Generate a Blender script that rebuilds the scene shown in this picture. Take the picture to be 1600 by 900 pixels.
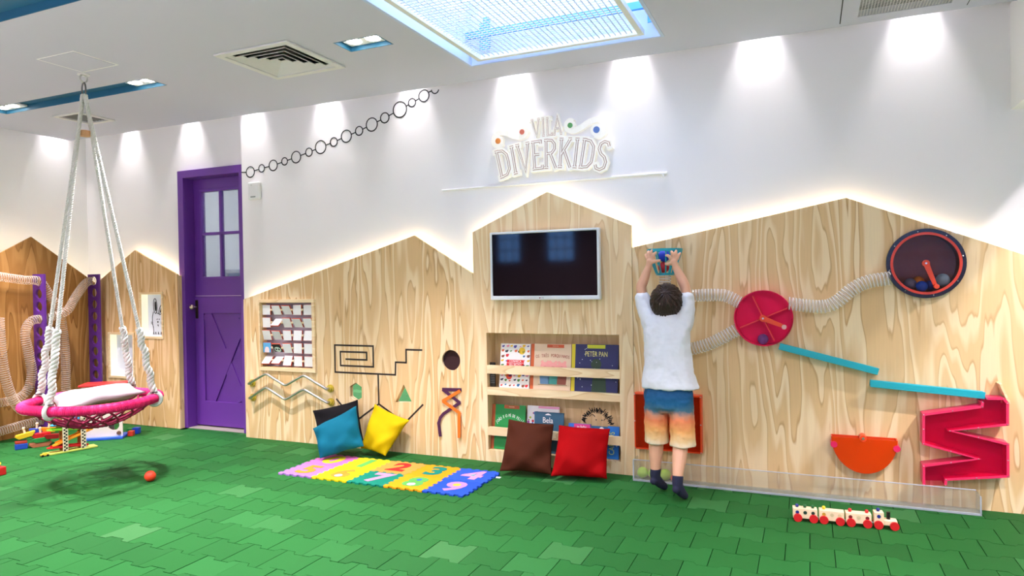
import bpy, bmesh, math, random
from mathutils import Vector, Matrix, geometry

random.seed(11)
PI = math.pi
for o in list(bpy.data.objects):
    bpy.data.objects.remove(o, do_unlink=True)
sc = bpy.context.scene
COL = sc.collection

# ------------------------------------------------------------------ camera
cam = bpy.data.cameras.new('camera')
cam.sensor_width = 36.0
cam.lens = 1065.5 / 1600 * 36.0
cam.clip_start = 0.05
cam_ob = bpy.data.objects.new('camera', cam)
COL.objects.link(cam_ob)
YAW, PITCH, ROLL = 0.4102, -0.010154, -0.017053
fw = Vector((-math.sin(YAW), math.cos(YAW), 0)); rt = Vector((math.cos(YAW), math.sin(YAW), 0)); up = Vector((0, 0, 1))
fw, up = fw * math.cos(PITCH) + up * math.sin(PITCH), up * math.cos(PITCH) - fw * math.sin(PITCH)
rt, up = rt * math.cos(ROLL) + up * math.sin(ROLL), up * math.cos(ROLL) - rt * math.sin(ROLL)
CAM = Vector((0, -4.1625, 1.2192))
m = Matrix((rt, up, -fw)).transposed().to_4x4()
m.translation = CAM
cam_ob.matrix_world = m
sc.camera = cam_ob

# ------------------------------------------------------------------ world, exposure
world = bpy.data.worlds.new('world')
sc.world = world
world.use_nodes = True
bg = world.node_tree.nodes['Background']
bg.inputs[0].default_value = (0.22, 0.46, 1.0, 1)
bg.inputs[1].default_value = 4.0
sc.view_settings.view_transform = 'Standard'
sc.view_settings.look = 'None'
sc.view_settings.gamma = 1.0
sc.view_settings.use_curve_mapping = False
sc.view_settings.exposure = 1.32

# light levels (watts) used by the lamps further down
WASHER_W = 19.0
DOWN_W = 80.0
ROOM_W = 96.0
LED_STRENGTH = 4.2
SKYLIGHT_STRENGTH = 1.1

CEIL = 2.56          # ceiling height
WALL_Y = 0.07        # white wall behind the plywood (plywood face is y = 0)
DOOR_Y = 0.13        # white wall around the purple door
LEFT_X = -6.2        # left wall
LPLY_X = -6.0        # face of the plywood on the left wall

# ------------------------------------------------------------------ materials
def lin(c):
    out = []
    for v in c[:3]:
        v = v / 255.0
        out.append(v / 12.92 if v <= 0.04045 else ((v + 0.055) / 1.055) ** 2.4)
    return (out[0], out[1], out[2], 1.0)

MATS = {}
def new_mat(name):
    mt = bpy.data.materials.new(name)
    mt.use_nodes = True
    nt = mt.node_tree
    b = nt.nodes['Principled BSDF']
    return mt, nt, b

def N(nt, kind, **kw):
    n = nt.nodes.new(kind)
    for k, v in kw.items():
        setattr(n, k, v)
    return n

def mat(name, rgb, rough=0.5, metal=0.0, vary=0.05, scale=12.0, bump=0.0, spec=0.5, coat=0.0, sheen=0.0):
    """plain procedural material: a base colour broken up by soft noise"""
    if name in MATS:
        return MATS[name]
    mt, nt, b = new_mat(name)
    tc = N(nt, 'ShaderNodeTexCoord')
    no = N(nt, 'ShaderNodeTexNoise'); no.inputs['Scale'].default_value = scale; no.inputs['Detail'].default_value = 3
    nt.links.new(tc.outputs['Object'], no.inputs['Vector'])
    mr = N(nt, 'ShaderNodeMapRange')
    mr.inputs['To Min'].default_value = 1.0 - vary; mr.inputs['To Max'].default_value = 1.0 + vary
    nt.links.new(no.outputs['Fac'], mr.inputs['Value'])
    mx = N(nt, 'ShaderNodeVectorMath', operation='SCALE')
    c = lin(rgb)
    mx.inputs[0].default_value = c[:3]
    nt.links.new(mr.outputs['Result'], mx.inputs['Scale'])
    nt.links.new(mx.outputs[0], b.inputs['Base Color'])
    b.inputs['Roughness'].default_value = rough
    b.inputs['Metallic'].default_value = metal
    b.inputs['Specular IOR Level'].default_value = spec
    if coat: b.inputs['Coat Weight'].default_value = coat
    if sheen: b.inputs['Sheen Weight'].default_value = sheen
    if bump:
        bn = N(nt, 'ShaderNodeTexNoise'); bn.inputs['Scale'].default_value = scale * 9; bn.inputs['Detail'].default_value = 4
        nt.links.new(tc.outputs['Object'], bn.inputs['Vector'])
        bp = N(nt, 'ShaderNodeBump'); bp.inputs['Strength'].default_value = bump; bp.inputs['Distance'].default_value = 0.004
        nt.links.new(bn.outputs['Fac'], bp.inputs['Height'])
        nt.links.new(bp.outputs['Normal'], b.inputs['Normal'])
    MATS[name] = mt
    return mt

def emit(name, rgb, strength):
    if name in MATS: return MATS[name]
    mt, nt, b = new_mat(name)
    b.inputs['Base Color'].default_value = lin(rgb)
    b.inputs['Emission Color'].default_value = lin(rgb)
    b.inputs['Emission Strength'].default_value = strength
    MATS[name] = mt
    return mt

def clear(name, rgb, fac, rough=0.08, tint=None):
    """thin clear plastic: part see-through, part glossy solid"""
    if name in MATS: return MATS[name]
    mt, nt, b = new_mat(name)
    out = nt.nodes['Material Output']
    b.inputs['Base Color'].default_value = lin(rgb)
    b.inputs['Roughness'].default_value = rough
    tr = N(nt, 'ShaderNodeBsdfTransparent')
    tr.inputs[0].default_value = lin(tint or rgb)
    fr = N(nt, 'ShaderNodeLayerWeight'); fr.inputs['Blend'].default_value = 0.25
    mr = N(nt, 'ShaderNodeMapRange')
    mr.inputs['To Min'].default_value = fac; mr.inputs['To Max'].default_value = min(1, fac + 0.35)
    nt.links.new(fr.outputs['Facing'], mr.inputs['Value'])
    mx = N(nt, 'ShaderNodeMixShader')
    nt.links.new(mr.outputs['Result'], mx.inputs['Fac'])
    nt.links.new(tr.outputs[0], mx.inputs[1]); nt.links.new(b.outputs[0], mx.inputs[2])
    nt.links.new(mx.outputs[0], out.inputs['Surface'])
    MATS[name] = mt
    return mt

def plywood(name, seed, light=(246, 222, 176), mid=(226, 188, 130), dark=(192, 146, 88), horizontal=False):
    if name in MATS: return MATS[name]
    mt, nt, b = new_mat(name)
    L = nt.links.new
    tc = N(nt, 'ShaderNodeTexCoord')
    sp = N(nt, 'ShaderNodeSeparateXYZ'); L(tc.outputs['Object'], sp.inputs[0])
    ad = N(nt, 'ShaderNodeMath', operation='ADD'); L(sp.outputs['X'], ad.inputs[0]); L(sp.outputs['Y'], ad.inputs[1])
    def vec(su, sv, off):
        c = N(nt, 'ShaderNodeCombineXYZ')
        a = N(nt, 'ShaderNodeMath', operation='MULTIPLY'); a.inputs[1].default_value = su; L(ad.outputs[0], a.inputs[0])
        z = N(nt, 'ShaderNodeMath', operation='MULTIPLY'); z.inputs[1].default_value = sv; L(sp.outputs['Z'], z.inputs[0])
        L(a.outputs[0], c.inputs['X']); L(z.outputs[0], c.inputs['Y']); c.inputs['Z'].default_value = off
        return c
    s1, s2 = (5.4, 0.58) if not horizontal else (0.9, 5.0)
    n1 = N(nt, 'ShaderNodeTexNoise'); n1.inputs['Scale'].default_value = 1.0; n1.inputs['Detail'].default_value = 2.8
    n1.inputs['Roughness'].default_value = 0.42; n1.inputs['Distortion'].default_value = 0.15
    L(vec(s1, s2, seed).outputs[0], n1.inputs['Vector'])
    # contour bands of the peeled log
    mu = N(nt, 'ShaderNodeMath', operation='MULTIPLY'); mu.inputs[1].default_value = 11.0; L(n1.outputs['Fac'], mu.inputs[0])
    fr = N(nt, 'ShaderNodeMath', operation='FRACT'); L(mu.outputs[0], fr.inputs[0])
    rp = N(nt, 'ShaderNodeValToRGB')
    e = rp.color_ramp.elements
    e[0].position = 0.0; e[0].color = lin(light)
    e[1].position = 1.0; e[1].color = lin(light)
    for p, c in ((0.22, light), (0.50, mid), (0.86, mid), (0.95, dark)):
        k = e.new(p); k.color = lin(c)
    L(fr.outputs[0], rp.inputs['Fac'])
    # fine pores along the grain
    n2 = N(nt, 'ShaderNodeTexNoise'); n2.inputs['Scale'].default_value = 1.0; n2.inputs['Detail'].default_value = 3
    L(vec(*((150, 5) if not horizontal else (5, 150)), seed + 3).outputs[0], n2.inputs['Vector'])
    mr = N(nt, 'ShaderNodeMapRange'); mr.inputs['To Min'].default_value = 0.93; mr.inputs['To Max'].default_value = 1.06
    L(n2.outputs['Fac'], mr.inputs['Value'])
    # wide tonal drift
    n3 = N(nt, 'ShaderNodeTexNoise'); n3.inputs['Scale'].default_value = 1.0; n3.inputs['Detail'].default_value = 1
    L(vec(*((2.2, 0.5) if not horizontal else (0.5, 2.2)), seed + 9).outputs[0], n3.inputs['Vector'])
    m3 = N(nt, 'ShaderNodeMapRange'); m3.inputs['To Min'].default_value = 0.0; m3.inputs['To Max'].default_value = 0.5
    m3.inputs['From Min'].default_value = 0.35; m3.inputs['From Max'].default_value = 0.75
    L(n3.outputs['Fac'], m3.inputs['Value'])
    mix = N(nt, 'ShaderNodeMix', data_type='RGBA'); L(m3.outputs['Result'], mix.inputs['Factor'])
    L(rp.outputs['Color'], mix.inputs['A']); mix.inputs['B'].default_value = lin(tuple((a + c) / 2 for a, c in zip(light, mid)))
    sc_ = N(nt, 'ShaderNodeVectorMath', operation='SCALE'); L(mix.outputs['Result'], sc_.inputs[0]); L(mr.outputs['Result'], sc_.inputs['Scale'])
    L(sc_.outputs[0], b.inputs['Base Color'])
    b.inputs['Roughness'].default_value = 0.45
    b.inputs['Specular IOR Level'].default_value = 0.35
    MATS[name] = mt
    return mt

# ------------------------------------------------------------------ mesh building
class MB:
    def __init__(self):
        self.v = []; self.f = []
    def add(self, vs, fs):
        n = len(self.v)
        self.v += [tuple(p) for p in vs]
        self.f += [tuple(i + n for i in q) for q in fs]
        return self
    def box(self, x0, x1, y0, y1, z0, z1):
        vs = [(x, y, z) for z in (z0, z1) for y in (y0, y1) for x in (x0, x1)]
        return self.add(vs, [(0, 2, 3, 1), (4, 5, 7, 6), (0, 1, 5, 4), (2, 6, 7, 3), (0, 4, 6, 2), (1, 3, 7, 5)])
    def obox(self, c, size, rot):
        c = Vector(c); hx, hy, hz = (s / 2 for s in size)
        vs = [c + rot @ Vector((x, y, z)) for z in (-hz, hz) for y in (-hy, hy) for x in (-hx, hx)]
        return self.add(vs, [(0, 2, 3, 1), (4, 5, 7, 6), (0, 1, 5, 4), (2, 6, 7, 3), (0, 4, 6, 2), (1, 3, 7, 5)])
    def prism(self, poly, plane, d0, d1, holes=()):
        """flat shape with thickness: plane 'XZ' runs along y, 'XY' along z, 'YZ' along x; d0 and d1 are the two faces"""
        def P(p, d):
            if plane == 'XZ': return (p[0], d, p[1])
            if plane == 'XY': return (p[0], p[1], d)
            return (d, p[0], p[1])
        loops = [list(poly)] + [list(h) for h in holes]
        flat = [p for l in loops for p in l]
        n = len(flat)
        tris = geometry.tessellate_polygon([[Vector((p[0], p[1], 0)) for p in l] for l in loops])
        vs = [P(p, d0) for p in flat] + [P(p, d1) for p in flat]
        fs = []
        for t in tris:
            fs.append(tuple(t)); fs.append(tuple(i + n for i in reversed(t)))
        k = 0
        for l in loops:
            for i in range(len(l)):
                a, b_ = k + i, k + (i + 1) % len(l)
                fs.append((a, b_, b_ + n, a + n))
            k += len(l)
        return self.add(vs, fs)
    def tube(self, path, r, n=8, closed=False, caps=True, flat=None):
        pts = [Vector(p) for p in path]
        m_ = len(pts)
        rr = r if isinstance(r, (list, tuple)) else [r] * m_
        vs = []; nrm = None
        for i, p in enumerate(pts):
            if closed: t = pts[(i + 1) % m_] - pts[i - 1]
            else: t = pts[min(i + 1, m_ - 1)] - pts[max(i - 1, 0)]
            t.normalize()
            if nrm is None:
                nrm = t.orthogonal().normalized()
            else:
                nrm = (nrm - t * nrm.dot(t))
                nrm = nrm.normalized() if nrm.length > 1e-6 else t.orthogonal().normalized()
            bn = t.cross(nrm)
            for k in range(n):
                a = 2 * PI * k / n
                vs.append(p + (nrm * math.cos(a) + bn * math.sin(a)) * rr[i])
        fs = []
        for i in range(m_ if closed else m_ - 1):
            j = (i + 1) % m_
            for k in range(n):
                k2 = (k + 1) % n
                fs.append((i * n + k, i * n + k2, j * n + k2, j * n + k))
        if caps and not closed:
            fs.append(tuple(reversed(range(n)))); fs.append(tuple((m_ - 1) * n + k for k in range(n)))
        return self.add(vs, fs)
    def cyl(self, p0, p1, r, n=16, r2=None):
        return self.tube([p0, p1], [r, r if r2 is None else r2], n)
    def ball(self, c, r, seg=16, rings=10):
        rx, ry, rz = r if isinstance(r, (tuple, list)) else (r, r, r)
        c = Vector(c); vs = [c + Vector((0, 0, rz))]
        for i in range(1, rings):
            a = PI * i / rings
            for k in range(seg):
                b_ = 2 * PI * k / seg
                vs.append(c + Vector((rx * math.sin(a) * math.cos(b_), ry * math.sin(a) * math.sin(b_), rz * math.cos(a))))
        vs.append(c - Vector((0, 0, rz)))
        fs = [(0, 1 + k, 1 + (k + 1) % seg) for k in range(seg)]
        for i in range(rings - 2):
            for k in range(seg):
                a0 = 1 + i * seg + k; a1 = 1 + i * seg + (k + 1) % seg
                fs.append((a0, a0 + seg, a1 + seg, a1))
        last = len(vs) - 1; o_ = 1 + (rings - 2) * seg
        fs += [(last, o_ + (k + 1) % seg, o_ + k) for k in range(seg)]
        return self.add(vs, fs)
    def loft(self, rings, n=20):
        """rings: (cx, cy, cz, rx, ry) stacked; closed with caps"""
        vs = []
        for (cx, cy, cz, rx, ry) in rings:
            for k in range(n):
                a = 2 * PI * k / n
                vs.append((cx + rx * math.cos(a), cy + ry * math.sin(a), cz))
        fs = []
        for i in range(len(rings) - 1):
            for k in range(n):
                k2 = (k + 1) % n
                fs.append((i * n + k, i * n + k2, (i + 1) * n + k2, (i + 1) * n + k))
        fs.append(tuple(reversed(range(n)))); fs.append(tuple((len(rings) - 1) * n + k for k in range(n)))
        return self.add(vs, fs)
    def ribbon(self, pts, w, plane, d0, d1, step=0.0, k0=0):
        """flat strip of width w following pts in a plane, mitred, with thickness"""
        P = [Vector((p[0], p[1])) for p in pts]
        ww = w if isinstance(w, (list, tuple)) else [w] * len(P)
        lft, rgt = [], []
        for i, p in enumerate(P):
            a = (P[i] - P[i - 1]).normalized() if i else None
            b_ = (P[i + 1] - P[i]).normalized() if i < len(P) - 1 else None
            t = ((a or b_) + (b_ or a))
            t = t.normalized() if t.length > 1e-5 else (a or b_)
            nn = Vector((-t.y, t.x))
            k = 1.0
            if a and b_:
                k = 1 / max(0.45, abs(nn.dot(Vector((-a.y, a.x)))))
            lft.append(p + nn * ww[i] / 2 * k); rgt.append(p - nn * ww[i] / 2 * k)
        for i in range(len(P) - 1):
            self.prism([lft[i], rgt[i], rgt[i + 1], lft[i + 1]], plane, d0 - step * ((i * 3 + k0 * 5) % 17), d1)
        return self
    def build(self, name, material, parent=None, org=None, smooth=False, bevel=0.0, seg=2, sharp=35):
        off = Vector((0, 0, 0))
        if parent is not None:
            off = ROOT.get(parent.name, Vector((0, 0, 0)))
        elif org is not None:
            off = Vector(org)
        me = bpy.data.meshes.new(name)
        me.from_pydata([tuple(Vector(p) - off) for p in self.v], [], self.f)
        bm_ = bmesh.new(); bm_.from_mesh(me)
        bmesh.ops.recalc_face_normals(bm_, faces=bm_.faces)
        bm_.to_mesh(me); bm_.free()
        if material: me.materials.append(material)
        if smooth:
            me.polygons.foreach_set('use_smooth', [True] * len(me.polygons))
            me.set_sharp_from_angle(angle=math.radians(sharp))
        me.update()
        ob = bpy.data.objects.new(name, me)
        COL.objects.link(ob)
        if parent is not None:
            ob.parent = parent
            ROOT[ob.name] = off
        else:
            ob.location = off
            ROOT[ob.name] = off
        if bevel:
            bv = ob.modifiers.new('bevel', 'BEVEL'); bv.width = bevel; bv.segments = seg; bv.limit_method = 'ANGLE'; bv.angle_limit = math.radians(40)
        return ob

ROOT = {}
def tag(o, label=None, cat=None, group=None, kind=None):
    if label: o['label'] = label
    if cat: o['category'] = cat
    if group: o['group'] = group
    if kind: o['kind'] = kind
    return o

def thing(name, label, cat, loc=(0, 0, 0), group=None):
    o = bpy.data.objects.new(name, None)
    o.empty_display_size = 0.05
    COL.objects.link(o)
    o.location = loc
    ROOT[o.name] = Vector(loc)
    return tag(o, label, cat, group)

def struct(o):
    o['kind'] = 'structure'
    return o

def circle(cx, cy, r, n=32, a0=0.0, ry=None):
    return [(cx + r * math.cos(a0 + 2 * PI * i / n), cy + (ry or r) * math.sin(a0 + 2 * PI * i / n)) for i in range(n)]
def rect(x0, x1, y0, y1):
    return [(x0, y0), (x1, y0), (x1, y1), (x0, y1)]
def spline(pts, per=8, closed=False):
    """Catmull-Rom through 3-D points"""
    P = [Vector(p) for p in pts]; n = len(P); out = []
    rng = n if closed else n - 1
    for i in range(rng):
        if closed: p0, p1, p2, p3 = P[i - 1], P[i], P[(i + 1) % n], P[(i + 2) % n]
        else: p0, p1, p2, p3 = P[max(i - 1, 0)], P[i], P[i + 1], P[min(i + 2, n - 1)]
        for k in range(per):
            t = k / per
            out.append(0.5 * ((2 * p1) + (p2 - p0) * t + (2 * p0 - 5 * p1 + 4 * p2 - p3) * t * t + (3 * p1 - p0 - 3 * p2 + p3) * t ** 3))
    if not closed: out.append(P[-1])
    return out
def resample(path, step):
    out = [Vector(path[0])]; need = step
    for a, b_ in zip(path, path[1:]):
        a = Vector(a); b_ = Vector(b_); L = (b_ - a).length; d = need
        while d <= L and L > 0:
            out.append(a + (b_ - a) * (d / L)); d += step
        need = d - L
    if (out[-1] - Vector(path[-1])).length > step * 0.3: out.append(Vector(path[-1]))
    return out
def frames(path):
    out = []; nrm = None; m_ = len(path)
    for i, p in enumerate(path):
        t = (path[min(i + 1, m_ - 1)] - path[max(i - 1, 0)]).normalized()
        if nrm is None: nrm = t.orthogonal().normalized()
        else: nrm = (nrm - t * nrm.dot(t)).normalized()
        out.append((p, t, nrm, t.cross(nrm)))
    return out
def helix(path, rad, pitch, phase=0.0, per=12):
    path = resample(path, pitch / per); out = []
    for i, (p, t, n_, b_) in enumerate(frames(path)):
        a = phase + 2 * PI * i / per
        out.append(p + (n_ * math.cos(a) + b_ * math.sin(a)) * rad)
    return out

WALLM = Matrix(((1, 0, 0), (0, 0, -1), (0, 1, 0)))      # text x -> +X, y -> +Z, front faces -Y
def text(name, s, material, parent, at, size, depth=0.001, rotm=WALLM, spin=0.0, align='CENTER', xs=1.0, offset=0.0, bold=0.0):
    cu = bpy.data.curves.new('lettering', 'FONT')
    cu.body = s; cu.size = size; cu.align_x = align; cu.align_y = 'CENTER'; cu.extrude = depth; cu.resolution_u = 3
    cu.offset = offset
    ob = bpy.data.objects.new('lettering', cu)
    COL.objects.link(ob)
    dg = bpy.context.evaluated_depsgraph_get()
    me = bpy.data.meshes.new_from_object(ob.evaluated_get(dg))
    bpy.data.objects.remove(ob, do_unlink=True); bpy.data.curves.remove(cu)
    b = MB()
    R = rotm @ Matrix.Rotation(spin, 3, 'Z')
    b.add([Vector(at) + R @ Vector((v.co.x * xs, v.co.y, v.co.z)) for v in me.vertices], [tuple(p.vertices) for p in me.polygons])
    bpy.data.meshes.remove(me)
    return b.build(name, material, parent)

def copy_tree(o, parent=None):
    c = o.copy(); COL.objects.link(c)
    if parent is not None: c.parent = parent
    for ch in list(o.children):
        copy_tree(ch, c)
    return c

def spot(name, loc, target, watts, angle, blend=0.6, radius=0.03, color=(1, 0.96, 0.9), parent=None):
    li = bpy.data.lights.new(name, 'SPOT')
    li.energy = watts; li.spot_size = math.radians(angle); li.spot_blend = blend; li.shadow_soft_size = radius; li.color = color
    o = bpy.data.objects.new(name, li); COL.objects.link(o)
    d = (Vector(target) - Vector(loc)).normalized()
    o.rotation_euler = d.to_track_quat('-Z', 'Y').to_euler()
    o.location = Vector(loc)
    if parent is not None:
        o.parent = parent; o.location = Vector(loc) - ROOT[parent.name]
    return o

# shared materials
WHITE = mat('white wall paint', (242, 241, 239), 0.7, vary=0.012, scale=3)
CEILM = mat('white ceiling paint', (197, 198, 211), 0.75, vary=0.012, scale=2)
BLUE = mat('teal blue paint', (36, 104, 138), 0.55)
PURPLE = mat('purple satin paint', (104, 52, 150), 0.38, vary=0.04)
DPURPLE = mat('purple lacquer', (96, 44, 140), 0.4, vary=0.04)
BLACK = mat('black inlay', (38, 26, 22), 0.6)
NEARBLACK = mat('black plastic', (16, 15, 16), 0.35)
PLY_A = plywood('plywood with broad light figure', 1.7)
PLY_B = plywood('plywood behind television', 6.1, (248, 225, 180), (235, 201, 148), (211, 170, 114))
PLY_C = plywood('plywood with flame figure', 12.4)
PLY_D = plywood('plywood beside door', 19.2, (244, 212, 162), (224, 182, 122), (196, 146, 86))
PLY_E = plywood('golden plywood', 27.0, (182, 136, 76), (156, 110, 54), (124, 82, 36))
PLY_N = plywood('niche plywood', 33.0, (240, 210, 158), (230, 196, 140), (214, 176, 118))
PLY_H = plywood('plywood rail', 41.0, (248, 226, 180), (238, 208, 158), (222, 186, 132), horizontal=True)
METAL = mat('brushed steel', (200, 200, 196), 0.28, 1.0, vary=0.03)
BRASS = mat('brass', (190, 165, 70), 0.35, 0.9)
ORANGE = mat('orange plastic', (236, 72, 22), 0.35)
CYAN = mat('turquoise painted wood', (20, 172, 184), 0.42)
BEECH = mat('pale beech', (232, 208, 168), 0.5)
RED = mat('red painted wood', (200, 24, 30), 0.4)
YELLOW = mat('yellow painted wood', (240, 205, 40), 0.4)
GREENW = mat('green painted wood', (40, 130, 60), 0.4)
BLUEW = mat('blue painted wood', (30, 70, 170), 0.4)

# ================================================================== THE SETTING
# ---- floor: rubber double-T pavers, 20 cm long, laid in running bond
def paver_material():
    mt, nt, b = new_mat('green rubber paver')
    L = nt.links.new
    oi = N(nt, 'ShaderNodeObjectInfo'); ge = N(nt, 'ShaderNodeNewGeometry')
    ad = N(nt, 'ShaderNodeMath', operation='ADD'); L(oi.outputs['Random'], ad.inputs[0]); L(ge.outputs['Random Per Island'], ad.inputs[1])
    fr = N(nt, 'ShaderNodeMath', operation='FRACT'); L(ad.outputs[0], fr.inputs[0])
    rp = N(nt, 'ShaderNodeValToRGB'); e = rp.color_ramp.elements
    e[0].position = 0; e[0].color = lin((22, 80, 30)); e[1].position = 1; e[1].color = lin((54, 104, 55))
    for p, c in ((0.45, (25, 87, 33)), (0.85, (28, 92, 37)), (0.95, (35, 96, 42))):
        k = e.new(p); k.color = lin(c)
    L(fr.outputs[0], rp.inputs['Fac'])
    tc = N(nt, 'ShaderNodeTexCoord')
    no = N(nt, 'ShaderNodeTexNoise'); no.inputs['Scale'].default_value = 420; no.inputs['Detail'].default_value = 3
    L(tc.outputs['Object'], no.inputs['Vector'])
    mr = N(nt, 'ShaderNodeMapRange'); mr.inputs['To Min'].default_value = 0.9; mr.inputs['To Max'].default_value = 1.1
    L(no.outputs['Fac'], mr.inputs['Value'])
    s = N(nt, 'ShaderNodeVectorMath', operation='SCALE'); L(rp.outputs['Color'], s.inputs[0]); L(mr.outputs['Result'], s.inputs['Scale'])
    L(s.outputs[0], b.inputs['Base Color'])
    bp = N(nt, 'ShaderNodeBump'); bp.inputs['Strength'].default_value = 0.25; bp.inputs['Distance'].default_value = 0.002
    L(no.outputs['Fac'], bp.inputs['Height']); L(bp.outputs['Normal'], b.inputs['Normal'])
    b.inputs['Roughness'].default_value = 0.7
    b.inputs['Specular IOR Level'].default_value = 0.18
    return mt
PAVER = paver_material()
floor = MB().box(-6.3, 4.1, -6.6, 2.0, -0.10, -0.014).build('floor', mat('dark green floor bed', (8, 34, 14), 0.9))
struct(floor)
A, Bh, E_, T0, T1, G = 0.1, 0.089, 0.0125, 0.043, 0.057, 0.0017
def paver_outline():
    top = [(-A + G, Bh + E_ - G), (-A + T0, Bh + E_ - G), (-A + T1, Bh - E_ - G), (A - T1, Bh - E_ - G), (A - T0, Bh + E_ - G), (A - G, Bh + E_ - G)]
    bot = [(x, -y) for x, y in reversed(top)]
    return list(reversed(top + bot))
def paver_mesh(cx=0, cy=0, z=0, mb=None):
    mb = mb or MB()
    return mb.prism([(cx + x, cy + y) for x, y in paver_outline()], 'XY', z - 0.013, z)
cells = []
for k in range(-2, 36):
    cy = -0.129 - 0.178 * k - Bh
    for j in range(-30, 24):
        cx = (-0.408 if k % 2 == 0 else -0.508) + 0.2 * j
        if not (-6.05 < cx < 4.0 and -3.25 < cy): continue
        if cy > 0.10 and not (-5.0 < cx < -4.2): continue
        d = Vector((cx, cy, 0)) - CAM
        dep = d.dot(fw)
        vis = False; size = 0
        if dep > 0.3:
            ix = 800 + 1065.5 * d.dot(rt) / dep; iy = 450 - 1065.5 * d.dot(up) / dep
            vis = -15 < ix < 1615 and iy < 915
            size = 1.0 / dep ** 3
        cells.append((vis, size, cx, cy))
shown = sorted([c for c in cells if c[0]], key=lambda c: -c[1])[:300]
shown_set = {(c[2], c[3]) for c in shown}
first = None
for c in shown:
    if first is None:
        first = paver_mesh().build('paver', PAVER, floor); t_ = first
    else:
        t_ = first.copy(); COL.objects.link(t_)
    t_.location = (c[2], c[3], random.uniform(-0.0012, 0.0002))
fb = MB()
for c in cells:
    if (c[2], c[3]) not in shown_set:
        paver_mesh(c[2], c[3], random.uniform(-0.0012, 0.0002), fb)
tag(fb.build('paver_field', PAVER, floor), kind='stuff')

struct(MB().box(-6.2, 4.0, -6.5, -3.30, -0.013, 0.0).build('floor_bounce', mat('pale bounce floor', (214, 206, 196), 0.5, vary=0.03)))  # unseen floor, made pale so the light it bounces stays neutral

# ---- walls
NX0, NX1, NZ0, NZ1 = -2.003, -1.087, 0.079, 0.872         # bookshelf niche
wb = MB()
wb.prism([(-4.226, -0.01), (4.0, -0.01), (4.0, 3.12), (-4.226, 3.12)], 'XZ', WALL_Y, WALL_Y + 0.05,
         holes=[rect(NX0 - 0.02, NX1 + 0.02, NZ0 - 0.02, NZ1 + 0.02), rect(0.4, 0.73, 1.11, 1.44)])
wb.box(-4.226, -4.206, WALL_Y + 0.05, 0.5, -0.01, 3.12)
struct(wb.build('wall_main', WHITE))
wd = MB()
wd.prism([(-6.2, -0.01), (-4.226, -0.01), (-4.226, 3.12), (-6.2, 3.12)], 'XZ', DOOR_Y, DOOR_Y + 0.10,
         holes=[rect(-4.935, -4.27, 0.0, 2.17), rect(-5.40, -5.155, 0.79, 1.155), rect(-5.815, -5.52, 0.425, 0.795)])
struct(wd.build('wall_door', WHITE))
struct(MB().box(LEFT_X - 0.1, LEFT_X, -6.6, 0.24, -0.01, 3.12).build('wall_left', WHITE))
struct(MB().box(4.0, 4.1, -6.6, 0.2, -0.01, 3.12).build('wall_right', WHITE))
BACK = mat('dusky mauve wall paint', (120, 96, 108), 0.8)
bw = MB().prism([(-6.3, -0.01), (4.1, -0.01), (4.1, 3.12), (-6.3, 3.12)], 'XZ', -6.6, -6.5,
                holes=[rect(-4.85, -4.45, 1.55, 2.3), rect(-3.95, -3.5, 1.55, 2.3), rect(-1.0, -0.4, 1.2, 2.3), rect(1.0, 1.8, 1.2, 2.3)])
struct(bw.build('wall_back', BACK))
for i, (x0, x1, z0, z1) in enumerate(((-4.85, -4.45, 1.55, 2.3), (-3.95, -3.5, 1.55, 2.3), (-1.0, -0.4, 1.2, 2.3), (1.0, 1.8, 1.2, 2.3))):
    fr = MB()
    for k in range(1, 4): fr.box(x0, x1, -6.56, -6.54, z0 + (z1 - z0) * k / 4 - 0.012, z0 + (z1 - z0) * k / 4 + 0.012)
    for k in range(1, 3): fr.box(x0 + (x1 - x0) * k / 3 - 0.012, x0 + (x1 - x0) * k / 3 + 0.012, -6.56, -6.54, z0, z1)
    w_ = struct(fr.build('window_%d' % (i + 1), mat('white window bars', (220, 222, 225), 0.5)))
    MB().box(x0, x1, -6.552, -6.548, z0, z1).build('pane', clear('window glass', (235, 245, 250), 0.06), w_)

# ---- ceiling with its cut-outs; it stops short of the walls and leaves a lighting slot
SKY = (-1.922, -0.715, -1.56, -0.337)
STRIP = (-5.60, -3.89, -1.065, -0.90)
BOX2 = (-2.41, -2.12, -1.06, -0.895)
STRIP2 = (-4.9, -2.55, -2.21, -2.03)
EXTRA = [(-0.45, -1.45), (1.75, -1.0), (-5.0, -3.6), (-2.4, -3.4), (0.9, -2.9), (-3.6, -5.0), (-0.8, -5.0), (2.2, -4.4)]  # unseen lamps: first read off its floor pool, the rest added as fill
EX = [(x - 0.145, x + 0.145, y - 0.0825, y + 0.0825) for x, y in EXTRA]
VENT = (-3.11, -2.63, -1.185, -0.725)
VENT2 = (-5.325, -5.085, -0.69, -0.445)
AC = (0.249, 0.665, -0.44, -0.185)
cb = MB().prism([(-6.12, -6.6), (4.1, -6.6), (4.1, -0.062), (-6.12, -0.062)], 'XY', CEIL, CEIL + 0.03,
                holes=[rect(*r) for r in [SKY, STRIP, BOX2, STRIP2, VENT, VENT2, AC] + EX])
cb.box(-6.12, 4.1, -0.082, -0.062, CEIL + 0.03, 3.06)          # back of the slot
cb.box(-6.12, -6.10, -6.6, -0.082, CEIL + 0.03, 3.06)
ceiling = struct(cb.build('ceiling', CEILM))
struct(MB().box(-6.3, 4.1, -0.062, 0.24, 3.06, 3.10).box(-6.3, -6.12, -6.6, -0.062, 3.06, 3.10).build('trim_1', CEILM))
# dropped beam that meets the main wall at the far right
struct(MB().box(0.96, 1.36, -6.5, WALL_Y, 2.052, CEIL + 0.03).build('trim_2', WHITE))

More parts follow.
